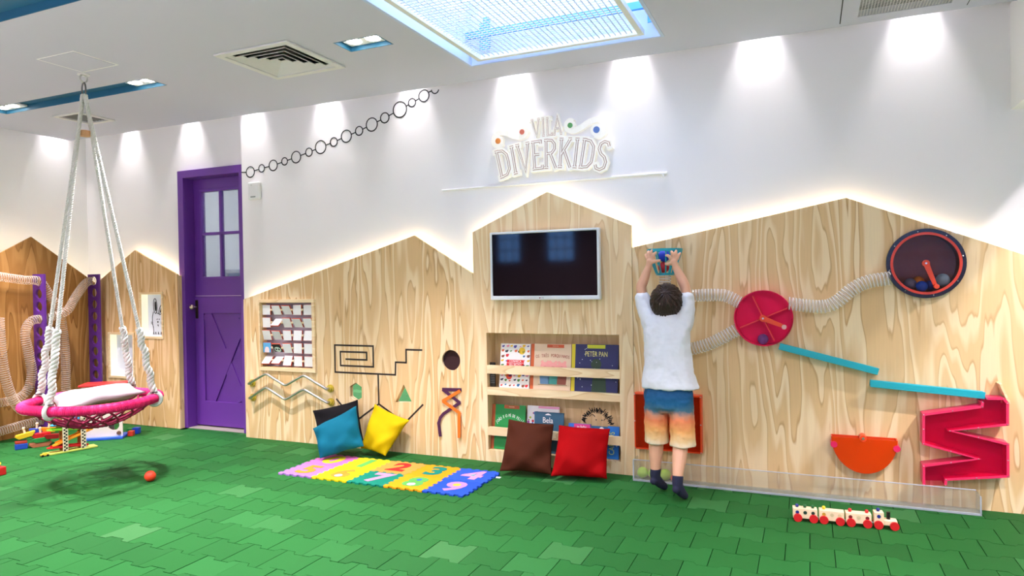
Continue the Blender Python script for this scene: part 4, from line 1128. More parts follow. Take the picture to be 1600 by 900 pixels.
# pink zigzag tray
mz = thing('zigzag_ball_tray', 'translucent magenta zigzag ball tray screwed to the plywood', 'ball tray', (0.7, 0, 0.13))
OUT = [(0.812, 0.590), (0.882, 0.593), (0.898, 0.572), (0.897, 0.466), (0.653, 0.417), (0.897, 0.368), (0.897, 0.208), (0.633, 0.166), (0.631, 0.136)]
INN = [(0.536, 0.128), (0.536, 0.226), (0.775, 0.284), (0.536, 0.342), (0.538, 0.492), (0.792, 0.548), (0.794, 0.572)]
MAG = clear('magenta acrylic', (214, 16, 78), 0.66, 0.12, tint=(226, 60, 110))
MAGS = mat('magenta plastic wall', (226, 30, 92), 0.3)
for w_ in (OUT, INN):
    MB().ribbon(w_, 0.008, 'XZ', -0.088, 0.0).build('tray_wall', MAGS, mz)
poly = OUT + INN
MB().prism(poly, 'XZ', -0.005, -0.001).build('back_plate', mat('dark magenta plate', (212, 16, 86), 0.4), mz)
MB().prism(poly, 'XZ', -0.093, -0.0885).build('front_cover', clear('magenta cover', (226, 30, 96), 0.06, 0.08, tint=(255, 210, 226)), mz)
for w_ in (OUT, INN):
    b = MB().ribbon(w_, 0.012, 'XZ', -0.0952, -0.0935)
    b.build('edge_trim', mat('bright pink edge', (236, 44, 96), 0.3), mz)
    for (x, z) in w_:
        MB().ball((x, -0.0955, z), 0.003, 8, 6).build('screw', METAL, mz)
    for (p, q_) in zip(w_, w_[1:]):
        if (Vector(p) - Vector(q_)).length > 0.15: MB().ball(((p[0] + q_[0]) / 2, -0.0955, (p[1] + q_[1]) / 2), 0.003, 8, 6).build('screw', METAL, mz)
wf = thing('wooden_flap', 'short slanted wooden strip above the magenta zigzag tray', 'wood strip', (0.89, 0, 0.57))
MB().obox((0.893, -0.035, 0.615), (0.010, 0.07, 0.105), Matrix.Rotation(-0.36, 3, 'Y')).build('strip', PLY_H, wf)
MB().box(0.888, 0.925, -0.02, 0.0, 0.560, 0.575).build('cleat', PLY_H, wf)

# orange half-round tilting bin
hb = thing('tilting_bin', 'translucent orange half-round tilting bin with two pink knobs', 'bin', (0.26, 0, 0.15))
ORA = clear('orange acrylic', (240, 76, 10), 0.62, 0.12, tint=(248, 120, 50))
hx, hz, hr = 0.263, 0.338, 0.157
half = [(hx + hr * math.cos(PI + PI * i / 28), hz + 0.004 + hr * 1.19 * math.sin(PI + PI * i / 28)) for i in range(29)]
MB().prism(half, 'XZ', -0.072, -0.067).build('front_plate', ORA, hb)
MB().prism(half, 'XZ', -0.008, -0.003).build('rear_plate', mat('orange rear plate', (220, 66, 14), 0.4), hb)
MB().ribbon(half, 0.005, 'XZ', -0.067, -0.008).build('curved_wall', mat('orange wall', (226, 62, 12), 0.35), hb)
MB().prism(circle(hx - 0.004, hz + 0.004, 0.017, 20), 'XZ', -0.074, -0.003).build('pivot_lug', ORANGE, hb)
MB().cyl((hx - 0.004, 0, hz + 0.006), (hx - 0.004, -0.08, hz + 0.006), 0.006, 12).build('pivot_bolt', METAL, hb, smooth=True)
for x in (0.117, 0.417):
    MB().cyl((x, 0.0, 0.300), (x, -0.075, 0.300), 0.017, 20).build('stop_knob', PINKS, hb, smooth=True)

# orange tray behind the boy
ot = thing('catch_tray', 'orange upright catch tray on the plywood behind the boy\'s legs', 'ball tray', (-0.785, 0, 0.18))
MB().prism(rect(-0.985, -0.586, 0.184, 0.524), 'XZ', -0.06, 0.0, holes=[rect(-0.977, -0.594, 0.192, 0.516)]).build('tray_wall', ORANGE, ot)
MB().box(-0.977, -0.594, -0.006, -0.001, 0.192, 0.516).build('back_plate', mat('dark orange plate', (186, 48, 18), 0.4), ot)
MB().box(-0.977, -0.594, -0.058, -0.054, 0.192, 0.516).build('front_cover', clear('orange cover', (230, 66, 20), 0.25, 0.08, tint=(240, 110, 60)), ot)
for x in (-0.981, -0.590):
    for z in (0.19, 0.354, 0.518): MB().ball((x, -0.061, z), 0.004, 8, 6).build('screw', METAL, ot)

# clear trough along the floor
tr = thing('acrylic_trough', 'long clear acrylic trough on the floor along the right plywood panel', 'trough', (-0.1, -0.05, 0))
ACR = clear('clear acrylic', (236, 236, 230), 0.085, 0.05, tint=(246, 246, 242))
ACE = clear('acrylic edge', (220, 226, 236), 0.45, 0.1, tint=(235, 238, 242))
MB().prism([(-0.985, 0.0), (0.781, 0.0), (0.781, 0.095), (0.760, 0.128), (-0.985, 0.128)], 'XZ', -0.104, -0.100).build('front_panel', ACR, tr)
MB().box(-0.985, 0.781, -0.100, -0.001, 0.001, 0.006).build('bottom_panel', ACR, tr)
MB().box(-0.985, -0.981, -0.100, -0.001, 0.006, 0.128).build('end_panel', ACR, tr)
MB().box(0.777, 0.781, -0.100, -0.001, 0.006, 0.100).build('end_panel', ACR, tr)
MB().box(-0.985, 0.760, -0.106, -0.099, 0.126, 0.130).box(-0.985, 0.781, -0.106, -0.094, 0.0, 0.010).box(-0.988, -0.981, -0.106, -0.099, 0.0, 0.128).box(0.777, 0.784, -0.106, -0.099, 0.0, 0.097).build('polished_edge', ACE, tr)
for i, (x, n_) in enumerate(((-0.940, 'leftmost'), (-0.872, 'second'), (-0.802, 'third'))):
    put(ball('%s of three lime green balls in the clear trough' % n_, 0, 0.033, (206, 244, 84), 'lime balls in the trough', 0.4), (x, -0.052, 0.040))
put(ball('small orange ball in the clear trough beside the boy\'s ankle', 0, 0.019, (236, 96, 30)), (-0.752, -0.060, 0.026))

# ================================================================== LEFT WALL TUBE MAZE
FINW = 0.145
def fin(label, y, z0, z1, holes):
    t = thing('tube_holder_board', label, 'board', (LPLY_X, y, z0), 'purple tube holder boards')
    hs = [circle(LPLY_X + FINW * 0.52, z, 0.041, 24) for z in holes]
    MB().prism(rect(LPLY_X, LPLY_X + FINW, z0, z1), 'XZ', y, y + 0.018, holes=hs).build('board', DPURPLE, t)
fin('purple board with round holes holding tubes, nearer the photo edge', -0.50, 0.02, 1.345, [1.285 - 0.106 * k for k in range(12)])
fin('purple board with round holes in the corner beside the lit niches', -0.02, 0.02, 1.345, [1.285 - 0.106 * k for k in range(12)])
TX = LPLY_X + FINW * 0.52
HOSE2 = clear('thin clear hose wall', (236, 222, 204), 0.05, 0.10, tint=(250, 244, 236))
HOSEW2 = clear('clear hose coil', (246, 236, 222), 0.34, 0.2, tint=(250, 244, 236))
def ht(label, pts): hose(label, pts, 0.035, 0.0175, 'clear hoses of the tube maze', 0.0022, HOSE2, HOSEW2)
ht('clear ribbed hose entering from the left edge through the top board hole', [(TX, -1.15, 1.375), (TX, -0.80, 1.325), (TX, -0.62, 1.297), (TX, -0.49, 1.283), (TX + 0.01, -0.42, 1.17), (TX + 0.02, -0.345, 1.03), (TX + 0.02, -0.315, 0.85), (TX + 0.02, -0.30, 0.60), (TX + 0.02, -0.305, 0.28)])
ht('clear ribbed hose arching between the two purple boards', [(TX, -0.015, 1.285), (TX, -0.085, 1.270), (TX + 0.06, -0.22, 1.155), (TX + 0.10, -0.33, 1.03), (TX + 0.06, -0.42, 0.985), (TX, -0.49, 0.968)])
ht('clear ribbed hose curling from the third board hole down to the left', [(TX, -0.48, 0.968), (TX, -0.57, 0.952), (TX + 0.01, -0.620, 0.85), (TX + 0.01, -0.595, 0.68), (TX, -0.57, 0.50), (TX - 0.015, -0.62, 0.36), (TX - 0.02, -0.76, 0.315), (TX - 0.02, -0.95, 0.33)])
ht('clear ribbed hose making the big loop at the left edge', [(TX + 0.09, -0.86, 1.0), (TX + 0.09, -0.85, 0.75), (TX + 0.09, -0.83, 0.55), (TX + 0.09, -0.78, 0.36), (TX + 0.07, -0.70, 0.245), (TX + 0.035, -0.60, 0.215), (TX, -0.49, 0.225)])
ht('clear ribbed hose lying low along the floor at the left', [(TX - 0.02, -1.1, 0.055), (TX - 0.02, -0.82, 0.085), (TX - 0.01, -0.66, 0.105), (TX, -0.49, 0.119), (TX, -0.36, 0.13)])

# ================================================================== BOY
boy = thing('person', 'barefoot-height boy in white t-shirt and ombre shorts reaching up to the basket, seen from behind', 'person', (-0.74, -0.29, 0))
boy['label'] = 'boy in white t-shirt and blue-to-orange shorts on tiptoe reaching into the basket'
SKIN = mat('warm skin', (222, 168, 134), 0.5, vary=0.04)
def organic(ob, voxel, smooth=4, sub=0):
    r = ob.modifiers.new('merge', 'REMESH'); r.mode = 'VOXEL'; r.voxel_size = voxel; r.use_smooth_shade = True
    s = ob.modifiers.new('soft', 'SMOOTH'); s.iterations = smooth; s.factor = 0.5
    return ob
def limb(b, pts, n=14):
    path = [Vector(p[:3]) for p in pts]; rad = [p[3] for p in pts]
    # denser interpolation
    P = spline([p for p in path], 5); R = spline([Vector((r, 0, 0)) for r in rad], 5)
    b.tube(P, [max(0.002, r.x) for r in R], n)
    b.ball(path[0], rad[0], n, 8); b.ball(path[-1], rad[-1], n, 8)
    return b
body = MB()
body.loft([(-0.735, -0.29, 0.50, 0.06, 0.06), (-0.735, -0.29, 0.53, 0.115, 0.085), (-0.735, -0.29, 0.60, 0.118, 0.085), (-0.737, -0.285, 0.70, 0.106, 0.075), (-0.738, -0.275, 0.82, 0.112, 0.078),
           (-0.738, -0.265, 0.92, 0.122, 0.078), (-0.738, -0.26, 0.99, 0.105, 0.066), (-0.738, -0.26, 1.02, 0.05, 0.045)])
limb(body, [(-0.738, -0.262, 0.96, 0.045), (-0.738, -0.262, 1.03, 0.040), (-0.738, -0.262, 1.08, 0.045)])
# head: tipped back, face towards the wall and up
HC = Vector((-0.738, -0.262, 1.088)); HR = Matrix.Rotation(0.42, 3, 'X')
def hp(x, y, z): return HC + HR @ Vector((x, y, z))
hb_ = MB().ball((0, 0, 0), (0.072, 0.086, 0.094), 24, 16)
hb_.v = [tuple(HC + HR @ Vector(p)) for p in hb_.v]; body.add(hb_.v, hb_.f)
hb_ = MB().ball((0, 0, 0), (0.052, 0.05, 0.05), 18, 12); hb_.v = [tuple(hp(p[0], p[1] + 0.035, p[2] - 0.055)) for p in hb_.v]; body.add(hb_.v, hb_.f)
body.ball(hp(0, 0.090, -0.022), (0.011, 0.013, 0.012), 10, 8)                      # nose
for s in (-1, 1):
    body.ball(hp(s * 0.074, -0.002, -0.018), (0.010, 0.017, 0.024), 10, 8)          # ears
# arms
EL, ER = (-0.893, -0.225, 1.160), (-0.640, -0.225, 1.155)
WL, WR = (-0.852, -0.205, 1.288), (-0.697, -0.205, 1.284)
limb(body, [(-0.838, -0.258, 0.975, 0.045), (-0.868, -0.24, 1.06, 0.036), EL + (0.029,), (-0.880, -0.215, 1.21, 0.0285), WL + (0.019,)])
limb(body, [(-0.638, -0.258, 0.975, 0.045), (-0.634, -0.24, 1.06, 0.036), ER + (0.029,), (-0.661, -0.215, 1.21, 0.0285), WR + (0.019,)])
# hands: palm plus five fingers curled round the basket slats
def hand(w, palm, kn, fingers, thumb):
    limb(body, [tuple(w) + (0.018,), tuple((Vector(w) + Vector(palm)) / 2) + (0.019,), tuple(palm) + (0.020,)])
    for k, chain in zip(kn, fingers):
        limb(body, [tuple(palm) + (0.013,), tuple(k) + (0.0105,)], 10)
        limb(body, [tuple(k) + (0.0095,)] + [tuple(c) + (r,) for c, r in zip(chain, (0.0088, 0.0078))], 10)
    limb(body, [tuple(Vector(w) * 0.4 + Vector(palm) * 0.6) + (0.012,)] + [tuple(c) + (r,) for c, r in zip(thumb, (0.0110, 0.0095, 0.0082))], 10)
hand(WL, (-0.845, -0.205, 1.318),
     [(-0.862, -0.200, 1.338), (-0.851, -0.203, 1.345), (-0.838, -0.203, 1.345), (-0.826, -0.203, 1.338)],
     [[(-0.871, -0.188, 1.356), (-0.872, -0.168, 1.360)], [(-0.856, -0.198, 1.368), (-0.855, -0.178, 1.379)], [(-0.838, -0.205, 1.370), (-0.834, -0.190, 1.384)], [(-0.818, -0.208, 1.360), (-0.808, -0.196, 1.372)]],
     [(-0.826, -0.210, 1.316), (-0.806, -0.210, 1.320), (-0.788, -0.205, 1.324)])
hand(WR, (-0.706, -0.205, 1.314),
     [(-0.725, -0.203, 1.334), (-0.712, -0.203, 1.341), (-0.699, -0.203, 1.341), (-0.687, -0.200, 1.334)],
     [[(-0.738, -0.207, 1.350), (-0.751, -0.196, 1.352)], [(-0.716, -0.207, 1.364), (-0.722, -0.192, 1.374)], [(-0.697, -0.203, 1.365), (-0.696, -0.186, 1.377)], [(-0.679, -0.192, 1.354), (-0.676, -0.174, 1.362)]],
     [(-0.722, -0.210, 1.306), (-0.738, -0.210, 1.300), (-0.752, -0.205, 1.304)])
# legs and feet on tiptoe
limb(body, [(-0.795, -0.29, 0.545, 0.066), (-0.803, -0.285, 0.44, 0.056), (-0.806, -0.278, 0.335, 0.042), (-0.808, -0.288, 0.24, 0.041), (-0.811, -0.293, 0.155, 0.030), (-0.812, -0.290, 0.098, 0.026)])
limb(body, [(-0.678, -0.295, 0.545, 0.066), (-0.668, -0.305, 0.44, 0.056), (-0.664, -0.312, 0.335, 0.042), (-0.664, -0.352, 0.24, 0.041), (-0.668, -0.392, 0.150, 0.030), (-0.668, -0.402, 0.094, 0.026)])
limb(body, [(-0.813, -0.290, 0.090, 0.025), (-0.798, -0.262, 0.052, 0.024), (-0.776, -0.232, 0.024, 0.018)])
limb(body, [(-0.668, -0.402, 0.088, 0.025), (-0.656, -0.385, 0.052, 0.024), (-0.640, -0.360, 0.024, 0.018)])
organic(body.build('body', SKIN, boy), 0.0036, 3)
EYEW = mat('eye white', (240, 238, 234), 0.3); EYED = mat('dark iris', (50, 30, 20), 0.3)
for s in (-1, 1):
    e_ = MB().ball(hp(s * 0.028, 0.077, 0.004), 0.0105, 12, 8).build('eye', EYEW, boy, smooth=True)
    MB().ball(hp(s * 0.028, 0.0835, 0.005), 0.0062, 10, 8).build('iris', EYED, e_, smooth=True)
MB().tube([hp(-0.02, 0.083, -0.060), hp(0, 0.088, -0.064), hp(0.02, 0.083, -0.060)], 0.004, 8).build('mouth', mat('lip pink', (186, 96, 90), 0.5), boy, smooth=True)

# hair: cap plus many locks
HAIR = mat('dark brown hair', (52, 33, 24), 0.48, vary=0.45, scale=70)
hr = MB()
cap = MB().ball((0, 0, 0), (0.083, 0.090, 0.098), 28, 20)
keep = []
for p in cap.v:
    x, y, z = p
    q = Vector(p)
    if y > 0.03 and z < 0.03: q = q * 0.90            # leave the face free
    q.y -= 0.012
    keep.append(tuple(HC + HR @ q + Vector((0, 0, 0.006))))
hr.add(keep, cap.f)
rn = random.Random(3)
RAD = Vector((0.083, 0.090, 0.098)); CROWN = Vector((0.10, -0.55, 0.83)).normalized()
def on_head(d, lift):
    return HC + HR @ Vector((d.x * (RAD.x + lift), d.y * (RAD.y + lift) - 0.012, d.z * (RAD.z + lift))) + Vector((0, 0, 0.006))
for i in range(1300):
    zf = rn.uniform(-0.80, 1.0); a = rn.uniform(0, 2 * PI); sr = math.sqrt(max(0, 1 - zf * zf))
    d = Vector((sr * math.cos(a), sr * math.sin(a), zf))
    if d.y > 0.30 and d.z < 0.40: continue
    ax_ = CROWN.cross(d)
    if ax_.length < 0.05: ax_ = Vector((rn.uniform(-1, 1), rn.uniform(-1, 1), 0.2)).cross(d)
    ax_.normalize()
    ax_ = (ax_ + d * rn.uniform(-0.35, 0.35)).normalized()
    arc = rn.uniform(0.35, 0.62)
    pts = []
    for k in range(5):
        dd = Matrix.Rotation(arc * k / 4, 3, ax_) @ d
        pts.append(on_head(dd, [-0.001, 0.0022, 0.0030, 0.0024, 0.0010][k] + rn.uniform(-0.0006, 0.0006)))
    k_ = 1.0 if i % 6 else 1.9
    if i % 6 == 0: pts = [p + (p - HC).normalized() * 0.0025 for p in pts]
    hr.tube(pts, [0.0028 * k_, 0.0034 * k_, 0.0032 * k_, 0.0026 * k_, 0.0006], 5)
for i in range(90):                                   # nape fringe
    x = rn.uniform(-0.055, 0.055)
    b0 = hp(x, -0.085 + 0.35 * abs(x), -0.045 + rn.uniform(-0.012, 0.012))
    hr.tube([b0, b0 + Vector((rn.uniform(-.004, .004), -0.002, -0.018)), b0 + Vector((rn.uniform(-.008, .008), 0.002, -0.036 - rn.uniform(0, .012)))], [0.004, 0.0035, 0.0006], 5)
hair_o = hr.build('hair', HAIR, boy, smooth=True, sharp=70)

# t-shirt
SHIRT = mat('white cotton', (226, 229, 232), 0.9, vary=0.02, scale=30, bump=0.15, spec=0.1)
sh = MB()
sh.loft([(-0.720, -0.29, 0.602, 0.160, 0.114), (-0.724, -0.29, 0.64, 0.152, 0.110), (-0.733, -0.288, 0.72, 0.138, 0.100), (-0.737, -0.28, 0.82, 0.131, 0.096), (-0.739, -0.27, 0.92, 0.134, 0.092),
         (-0.738, -0.262, 0.985, 0.128, 0.082), (-0.738, -0.262, 1.018, 0.085, 0.062), (-0.738, -0.262, 1.034, 0.056, 0.050)], 28)
limb(sh, [(-0.820, -0.262, 0.955, 0.062), (-0.858, -0.246, 1.03, 0.055), (-0.884, -0.232, 1.100, 0.046)])
limb(sh, [(-0.656, -0.262, 0.955, 0.062), (-0.638, -0.246, 1.03, 0.055), (-0.636, -0.232, 1.098, 0.046)])
rn = random.Random(9)
so = organic(sh.build('t_shirt', SHIRT, boy), 0.006, 6)
tx = bpy.data.textures.new('cloth folds', 'CLOUDS'); tx.noise_scale = 0.07
dp = so.modifiers.new('folds', 'DISPLACE'); dp.texture = tx; dp.strength = 0.018; dp.mid_level = 0.5; dp.texture_coords = 'LOCAL'

# shorts dyed from blue through orange to cream
def shorts_mat():
    mt, nt, b = new_mat('dip dyed shorts')
    L = nt.links.new
    tc = N(nt, 'ShaderNodeTexCoord'); sp = N(nt, 'ShaderNodeSeparateXYZ'); L(tc.outputs['Object'], sp.inputs[0])
    no = N(nt, 'ShaderNodeTexNoise'); no.inputs['Scale'].default_value = 22; L(tc.outputs['Object'], no.inputs['Vector'])
    ma = N(nt, 'ShaderNodeMath', operation='MULTIPLY_ADD'); L(no.outputs['Fac'], ma.inputs[0]); ma.inputs[1].default_value = 0.05; L(sp.outputs['Z'], ma.inputs[2])
    mr = N(nt, 'ShaderNodeMapRange'); mr.inputs['From Min'].default_value = 0.30; mr.inputs['From Max'].default_value = 0.64; L(ma.outputs[0], mr.inputs['Value'])
    rp = N(nt, 'ShaderNodeValToRGB'); e = rp.color_ramp.elements
    e[0].position = 0; e[0].color = lin((236, 226, 206)); e[1].position = 1; e[1].color = lin((24, 76, 128))
    for p, c in ((0.14, (232, 196, 140)), (0.30, (236, 168, 96)), (0.46, (234, 132, 84)), (0.55, (206, 140, 110)), (0.62, (70, 110, 128)), (0.74, (14, 92, 134))):
        k = e.new(p); k.color = lin(c)
    L(mr.outputs['Result'], rp.inputs['Fac']); L(rp.outputs['Color'], b.inputs['Base Color'])
    b.inputs['Roughness'].default_value = 0.85
    return mt
st = MB()
st.loft([(-0.733, -0.292, 0.47, 0.10, 0.08), (-0.733, -0.292, 0.50, 0.136, 0.100), (-0.733, -0.292, 0.56, 0.140, 0.102), (-0.733, -0.290, 0.645, 0.128, 0.092)])
st.loft([(-0.803, -0.285, 0.286, 0.068, 0.070), (-0.803, -0.288, 0.36, 0.068, 0.072), (-0.802, -0.29, 0.46, 0.069, 0.078), (-0.800, -0.29, 0.54, 0.068, 0.085)])
st.loft([(-0.651, -0.322, 0.288, 0.070, 0.070), (-0.653, -0.315, 0.36, 0.069, 0.072), (-0.658, -0.305, 0.46, 0.069, 0.078), (-0.664, -0.295, 0.54, 0.068, 0.085)])
so = organic(st.build('shorts', shorts_mat(), boy), 0.005, 4)
tx = bpy.data.textures.new('short folds', 'CLOUDS'); tx.noise_scale = 0.05
dp = so.modifiers.new('folds', 'DISPLACE'); dp.texture = tx; dp.strength = 0.012; dp.mid_level = 0.5; dp.texture_coords = 'LOCAL'
# socks
SOCK = mat('navy sock', (30, 32, 56), 0.9, vary=0.1, bump=0.3)
for pts in ([(-0.811, -0.292, 0.128, 0.031), (-0.813, -0.290, 0.090, 0.029), (-0.798, -0.262, 0.052, 0.028), (-0.775, -0.230, 0.023, 0.021)], [(-0.668, -0.398, 0.128, 0.031), (-0.668, -0.402, 0.090, 0.029), (-0.656, -0.385, 0.052, 0.028), (-0.639, -0.358, 0.023, 0.021)]):
    b = limb(MB(), pts)
    hx_, hy_, hz_, _ = pts[1]
    b.ball((hx_ - 0.006, hy_ - 0.018, hz_ - 0.020), (0.022, 0.022, 0.022), 12, 8)
    organic(b.build('sock', SOCK, boy), 0.004, 3)

# ================================================================== CUSHIONS
def pillow_mesh(cs, thick, n=18, seed=1, pinch=0.045, wr=0.0085):
    """closed cushion between four corner points TL, TR, BR, BL"""
    TL, TR, BR, BL = (Vector(c) for c in cs)
    nrm = ((TR - TL).cross(BL - TL)).normalized()
    rn = random.Random(seed)
    ph = [rn.uniform(0, 6) for _ in range(6)]
    grid = {}
    vs = []; fs = []
    for side in (1, -1):
        for i in range(n + 1):
            for j in range(n + 1):
                u, v = i / n, j / n
                edge = i in (0, n) or j in (0, n)
                if edge and side == -1: grid[(side, i, j)] = grid[(1, i, j)]; continue
                uu = u + pinch * (0.5 - u) * (math.sin(PI * v) ** 0.7) * 1.6; vv = v + pinch * (0.5 - v) * (math.sin(PI * u) ** 0.7) * 1.6
                p = TL * (1 - uu) * (1 - vv) + TR * uu * (1 - vv) + BR * uu * vv + BL * (1 - uu) * vv
                k = (math.sin(PI * u) * math.sin(PI * v)) ** 0.52
                w = wr * (math.sin(9 * u + 4 * v + ph[0]) + math.sin(-5 * u + 11 * v + ph[1]) + 0.8 * math.sin(17 * u * v + ph[2])) * (1 - abs(2 * k - 1) ** 2)
                # creases run in from the corners
                for (cu, cv, q) in ((0, 0, 3), (1, 1, 4), (0, 1, 5), (1, 0, 2)):
                    du, dv = u - cu, v - cv; r = math.hypot(du, dv)
                    if r < 0.5: w += wr * 1.3 * math.sin(7 * math.atan2(dv, du) + ph[q]) * (1 - r * 2) * k
                vs.append(p + nrm * (side * thick / 2 * k + w))
                grid[(side, i, j)] = len(vs) - 1
    for side in (1, -1):
        for i in range(n):
            for j in range(n):
                q = (grid[(side, i, j)], grid[(side, i + 1, j)], grid[(side, i + 1, j + 1)], grid[(side, i, j + 1)])
                fs.append(q if side == 1 else tuple(reversed(q)))
    return MB().add(vs, fs)
def cushion(label, cs, rgb, thick=0.11, seed=1):
    mt = mat('cushion cloth %d %d %d' % rgb, rgb, 0.8, vary=0.05, scale=20, bump=0.12, spec=0.1)
    base = min((Vector(c) for c in cs), key=lambda v: v.z)
    t = thing('cushion', label, 'cushion', (base.x, base.y, 0.0), 'scatter cushions on the floor')
    ob = pillow_mesh(cs, thick, seed=seed).build('cover', mt, t, smooth=True, sharp=180)
    sb = ob.modifiers.new('soft', 'SUBSURF'); sb.levels = 1; sb.render_levels = 1
    P4 = [Vector(c) for c in cs]
    MB().tube([p * 0.985 + sum(P4, Vector()) / 4 * 0.015 for p in P4], 0.0022, 6, closed=True)
    return t, ob
cushion('black cushion half hidden behind the turquoise one', [(-3.335, -0.20, 0.305), (-3.022, -0.055, 0.385), (-2.905, -0.13, 0.045), (-3.215, -0.275, 0.030)], (20, 18, 20), 0.10, 2)
cushion('turquoise cushion standing on its corner on the number mat', [(-3.245, -0.31, 0.200), (-2.954, -0.165, 0.362), (-2.817, -0.27, 0.092), (-3.085, -0.43, 0.020)], (10, 92, 112), 0.15, 3)
cushion('bright yellow cushion leaning on the plywood', [(-2.890, -0.055, 0.362), (-2.584, -0.045, 0.252), (-2.690, -0.215, 0.018), (-2.945, -0.16, 0.040)], (188, 164, 6), 0.15, 4)
cushion('dark brown cushion leaning below the book niche', [(-1.814, -0.095, 0.325), (-1.498, -0.065, 0.306), (-1.446, -0.255, 0.020), (-1.800, -0.295, 0.022)], (66, 30, 15), 0.14, 5)
cushion('red cushion leaning below the book niche', [(-1.475, -0.075, 0.306), (-1.130, -0.055, 0.302), (-1.110, -0.212, 0.016), (-1.462, -0.285, 0.020)], (150, 0, 5), 0.14, 6)

# ================================================================== NUMBER MAT
NUM = [[('5', (176, 126, 204), (242, 156, 50), 'lilac', 'orange'), ('6', (250, 226, 24), (246, 160, 40), 'yellow', 'orange'), ('7', (16, 140, 112), (238, 160, 198), 'teal green', 'pink'), ('8', (252, 172, 24), (104, 190, 90), 'amber', 'green'), ('9', (40, 88, 200), (196, 150, 216), 'blue', 'lilac')],
       [('0', (226, 120, 190), (240, 226, 40), 'pink', 'yellow'), ('1', (250, 230, 30), (104, 180, 80), 'lemon', 'green'), ('2', (250, 160, 70), (214, 48, 40), 'light orange', 'red'), ('3', (250, 164, 20), (20, 140, 120), 'orange', 'teal'), ('4', (44, 92, 206), (240, 150, 196), 'royal blue', 'pink')]]
MX0, MY0, PX, PY = -3.140, -0.748, 0.268, 0.250
def jig(w, h_, teeth, a):
    """crenellated outline of an interlocking tile"""
    out = []
    def side(p, q, flip):
        p, q = Vector(p), Vector(q); d = q - p; n_ = Vector((d.y, -d.x)).normalized() * a
        for k in range(teeth):
            o = n_ if (k % 2 == flip) else -n_ * 0.15
            s0, s1 = k / teeth, (k + 1) / teeth
            out.append(tuple(p + d * s0 + o)); out.append(tuple(p + d * s1 + o))
    side((0, 0), (w, 0), 0); side((w, 0), (w, h_), 1); side((w, h_), (0, h_), 1); side((0, h_), (0, 0), 0)
    return out
FLOORM = Matrix.Identity(3)
for r in range(2):
    for c in range(5):
        s, fc, nc, fn, nn = NUM[r][c]
        x0, y0 = MX0 + c * PX, MY0 + r * PY
        t = thing('foam_mat_tile', '%s interlocking foam mat tile with %s number %s' % (fn, nn, s), 'foam mat', (x0 + PX / 2, y0 + PY / 2, 0.0), 'foam number mat tiles')
        MB().prism([(x0 + x, y0 + y) for x, y in jig(PX - 0.006, PY - 0.006, 9, 0.012)], 'XY', 0.0005 + 0.0006 * ((r + c) % 2), 0.010 + 0.0006 * ((r + c) % 2)).build('foam', mat(fn + ' foam', tuple(v * 0.84 for v in fc), 0.85, vary=0.03, bump=0.1, spec=0.15), t)
        text('numeral', s, mat(nn + ' numeral foam', tuple(v * 0.82 for v in nc), 0.85, vary=0.03, spec=0.15), t, (x0 + PX / 2, y0 + PY / 2 - 0.004, 0.0105), 0.235, 0.0012, FLOORM, xs=1.10, offset=0.010)
        for (dx, dy, rr, cc) in ({'6': [(0.0, -0.045, 0.026, (238, 150, 190))], '8': [(0, -0.045, 0.026, (236, 160, 200)), (0, 0.05, 0.018, (30, 100, 180))], '9': [(0, 0.035, 0.026, (246, 170, 50))], '0': []}.get(s, [])):
            MB().prism(circle(x0 + PX / 2 + dx, y0 + PY / 2 + dy, rr, 18), 'XY', 0.0102, 0.0119).build('counter_plug', mat('plug %d %d %d' % cc, cc, 0.8), t)
        if s == '4': MB().prism([(x0 + 0.112, y0 + 0.110), (x0 + 0.146, y0 + 0.110), (x0 + 0.146, y0 + 0.155)], 'XY', 0.0102, 0.0119).build('counter_plug', mat('plug teal', (60, 150, 150), 0.8), t)
tg = MB().box(-1.80, -1.765, -0.345, -0.320, 0.0005, 0.002)
tag(tg.build('care_label', mat('white cloth label', (236, 236, 236), 0.8)), 'small white cloth label at the corner of the brown cushion', 'label')

# ================================================================== SWING
SW = Vector((-4.2, -1.245, 0.5)); SR = 0.372
HOOK = Vector((-4.14, -1.30, CEIL))
sw = thing('nest_swing', 'round magenta nest swing hanging from the ceiling on four white ropes', 'swing', (SW.x, SW.y, SW.z - 0.2))
PINKR = mat('magenta cord wrap', (222, 24, 102), 0.6, vary=0.12, scale=50, bump=0.2)
ringp = [SW + Vector((SR * math.cos(2 * PI * k / 180), SR * math.sin(2 * PI * k / 180), 0.004 * math.sin(6 * PI * k / 180))) for k in range(180)]
MB().tube(ringp, [0.0275 + 0.0022 * math.sin(k * 2.1) + 0.0015 * math.sin(k * 0.31) for k in range(180)], 12, closed=True).build('ring', PINKR, sw, smooth=True, sharp=80)
wrapb = MB()                                              # cord windings round the ring
N_W = 300
for k in range(N_W):
    a = 2 * PI * k / N_W
    c = SW + Vector((SR * math.cos(a), SR * math.sin(a), 0.004 * math.sin(3 * a))); rd = Vector((math.cos(a), math.sin(a), 0)); tg_ = Vector((-math.sin(a), math.cos(a), 0))
    wrapb.tube([c + (rd * math.cos(q) + Vector((0, 0, 1)) * math.sin(q)) * 0.0285 + tg_ * 0.001 * math.sin(q) for q in [2 * PI * i / 10 for i in range(10)]], 0.0030, 4, closed=True)
tag(wrapb.build('cord_windings', PINKR, sw, smooth=True, sharp=80), kind='stuff')
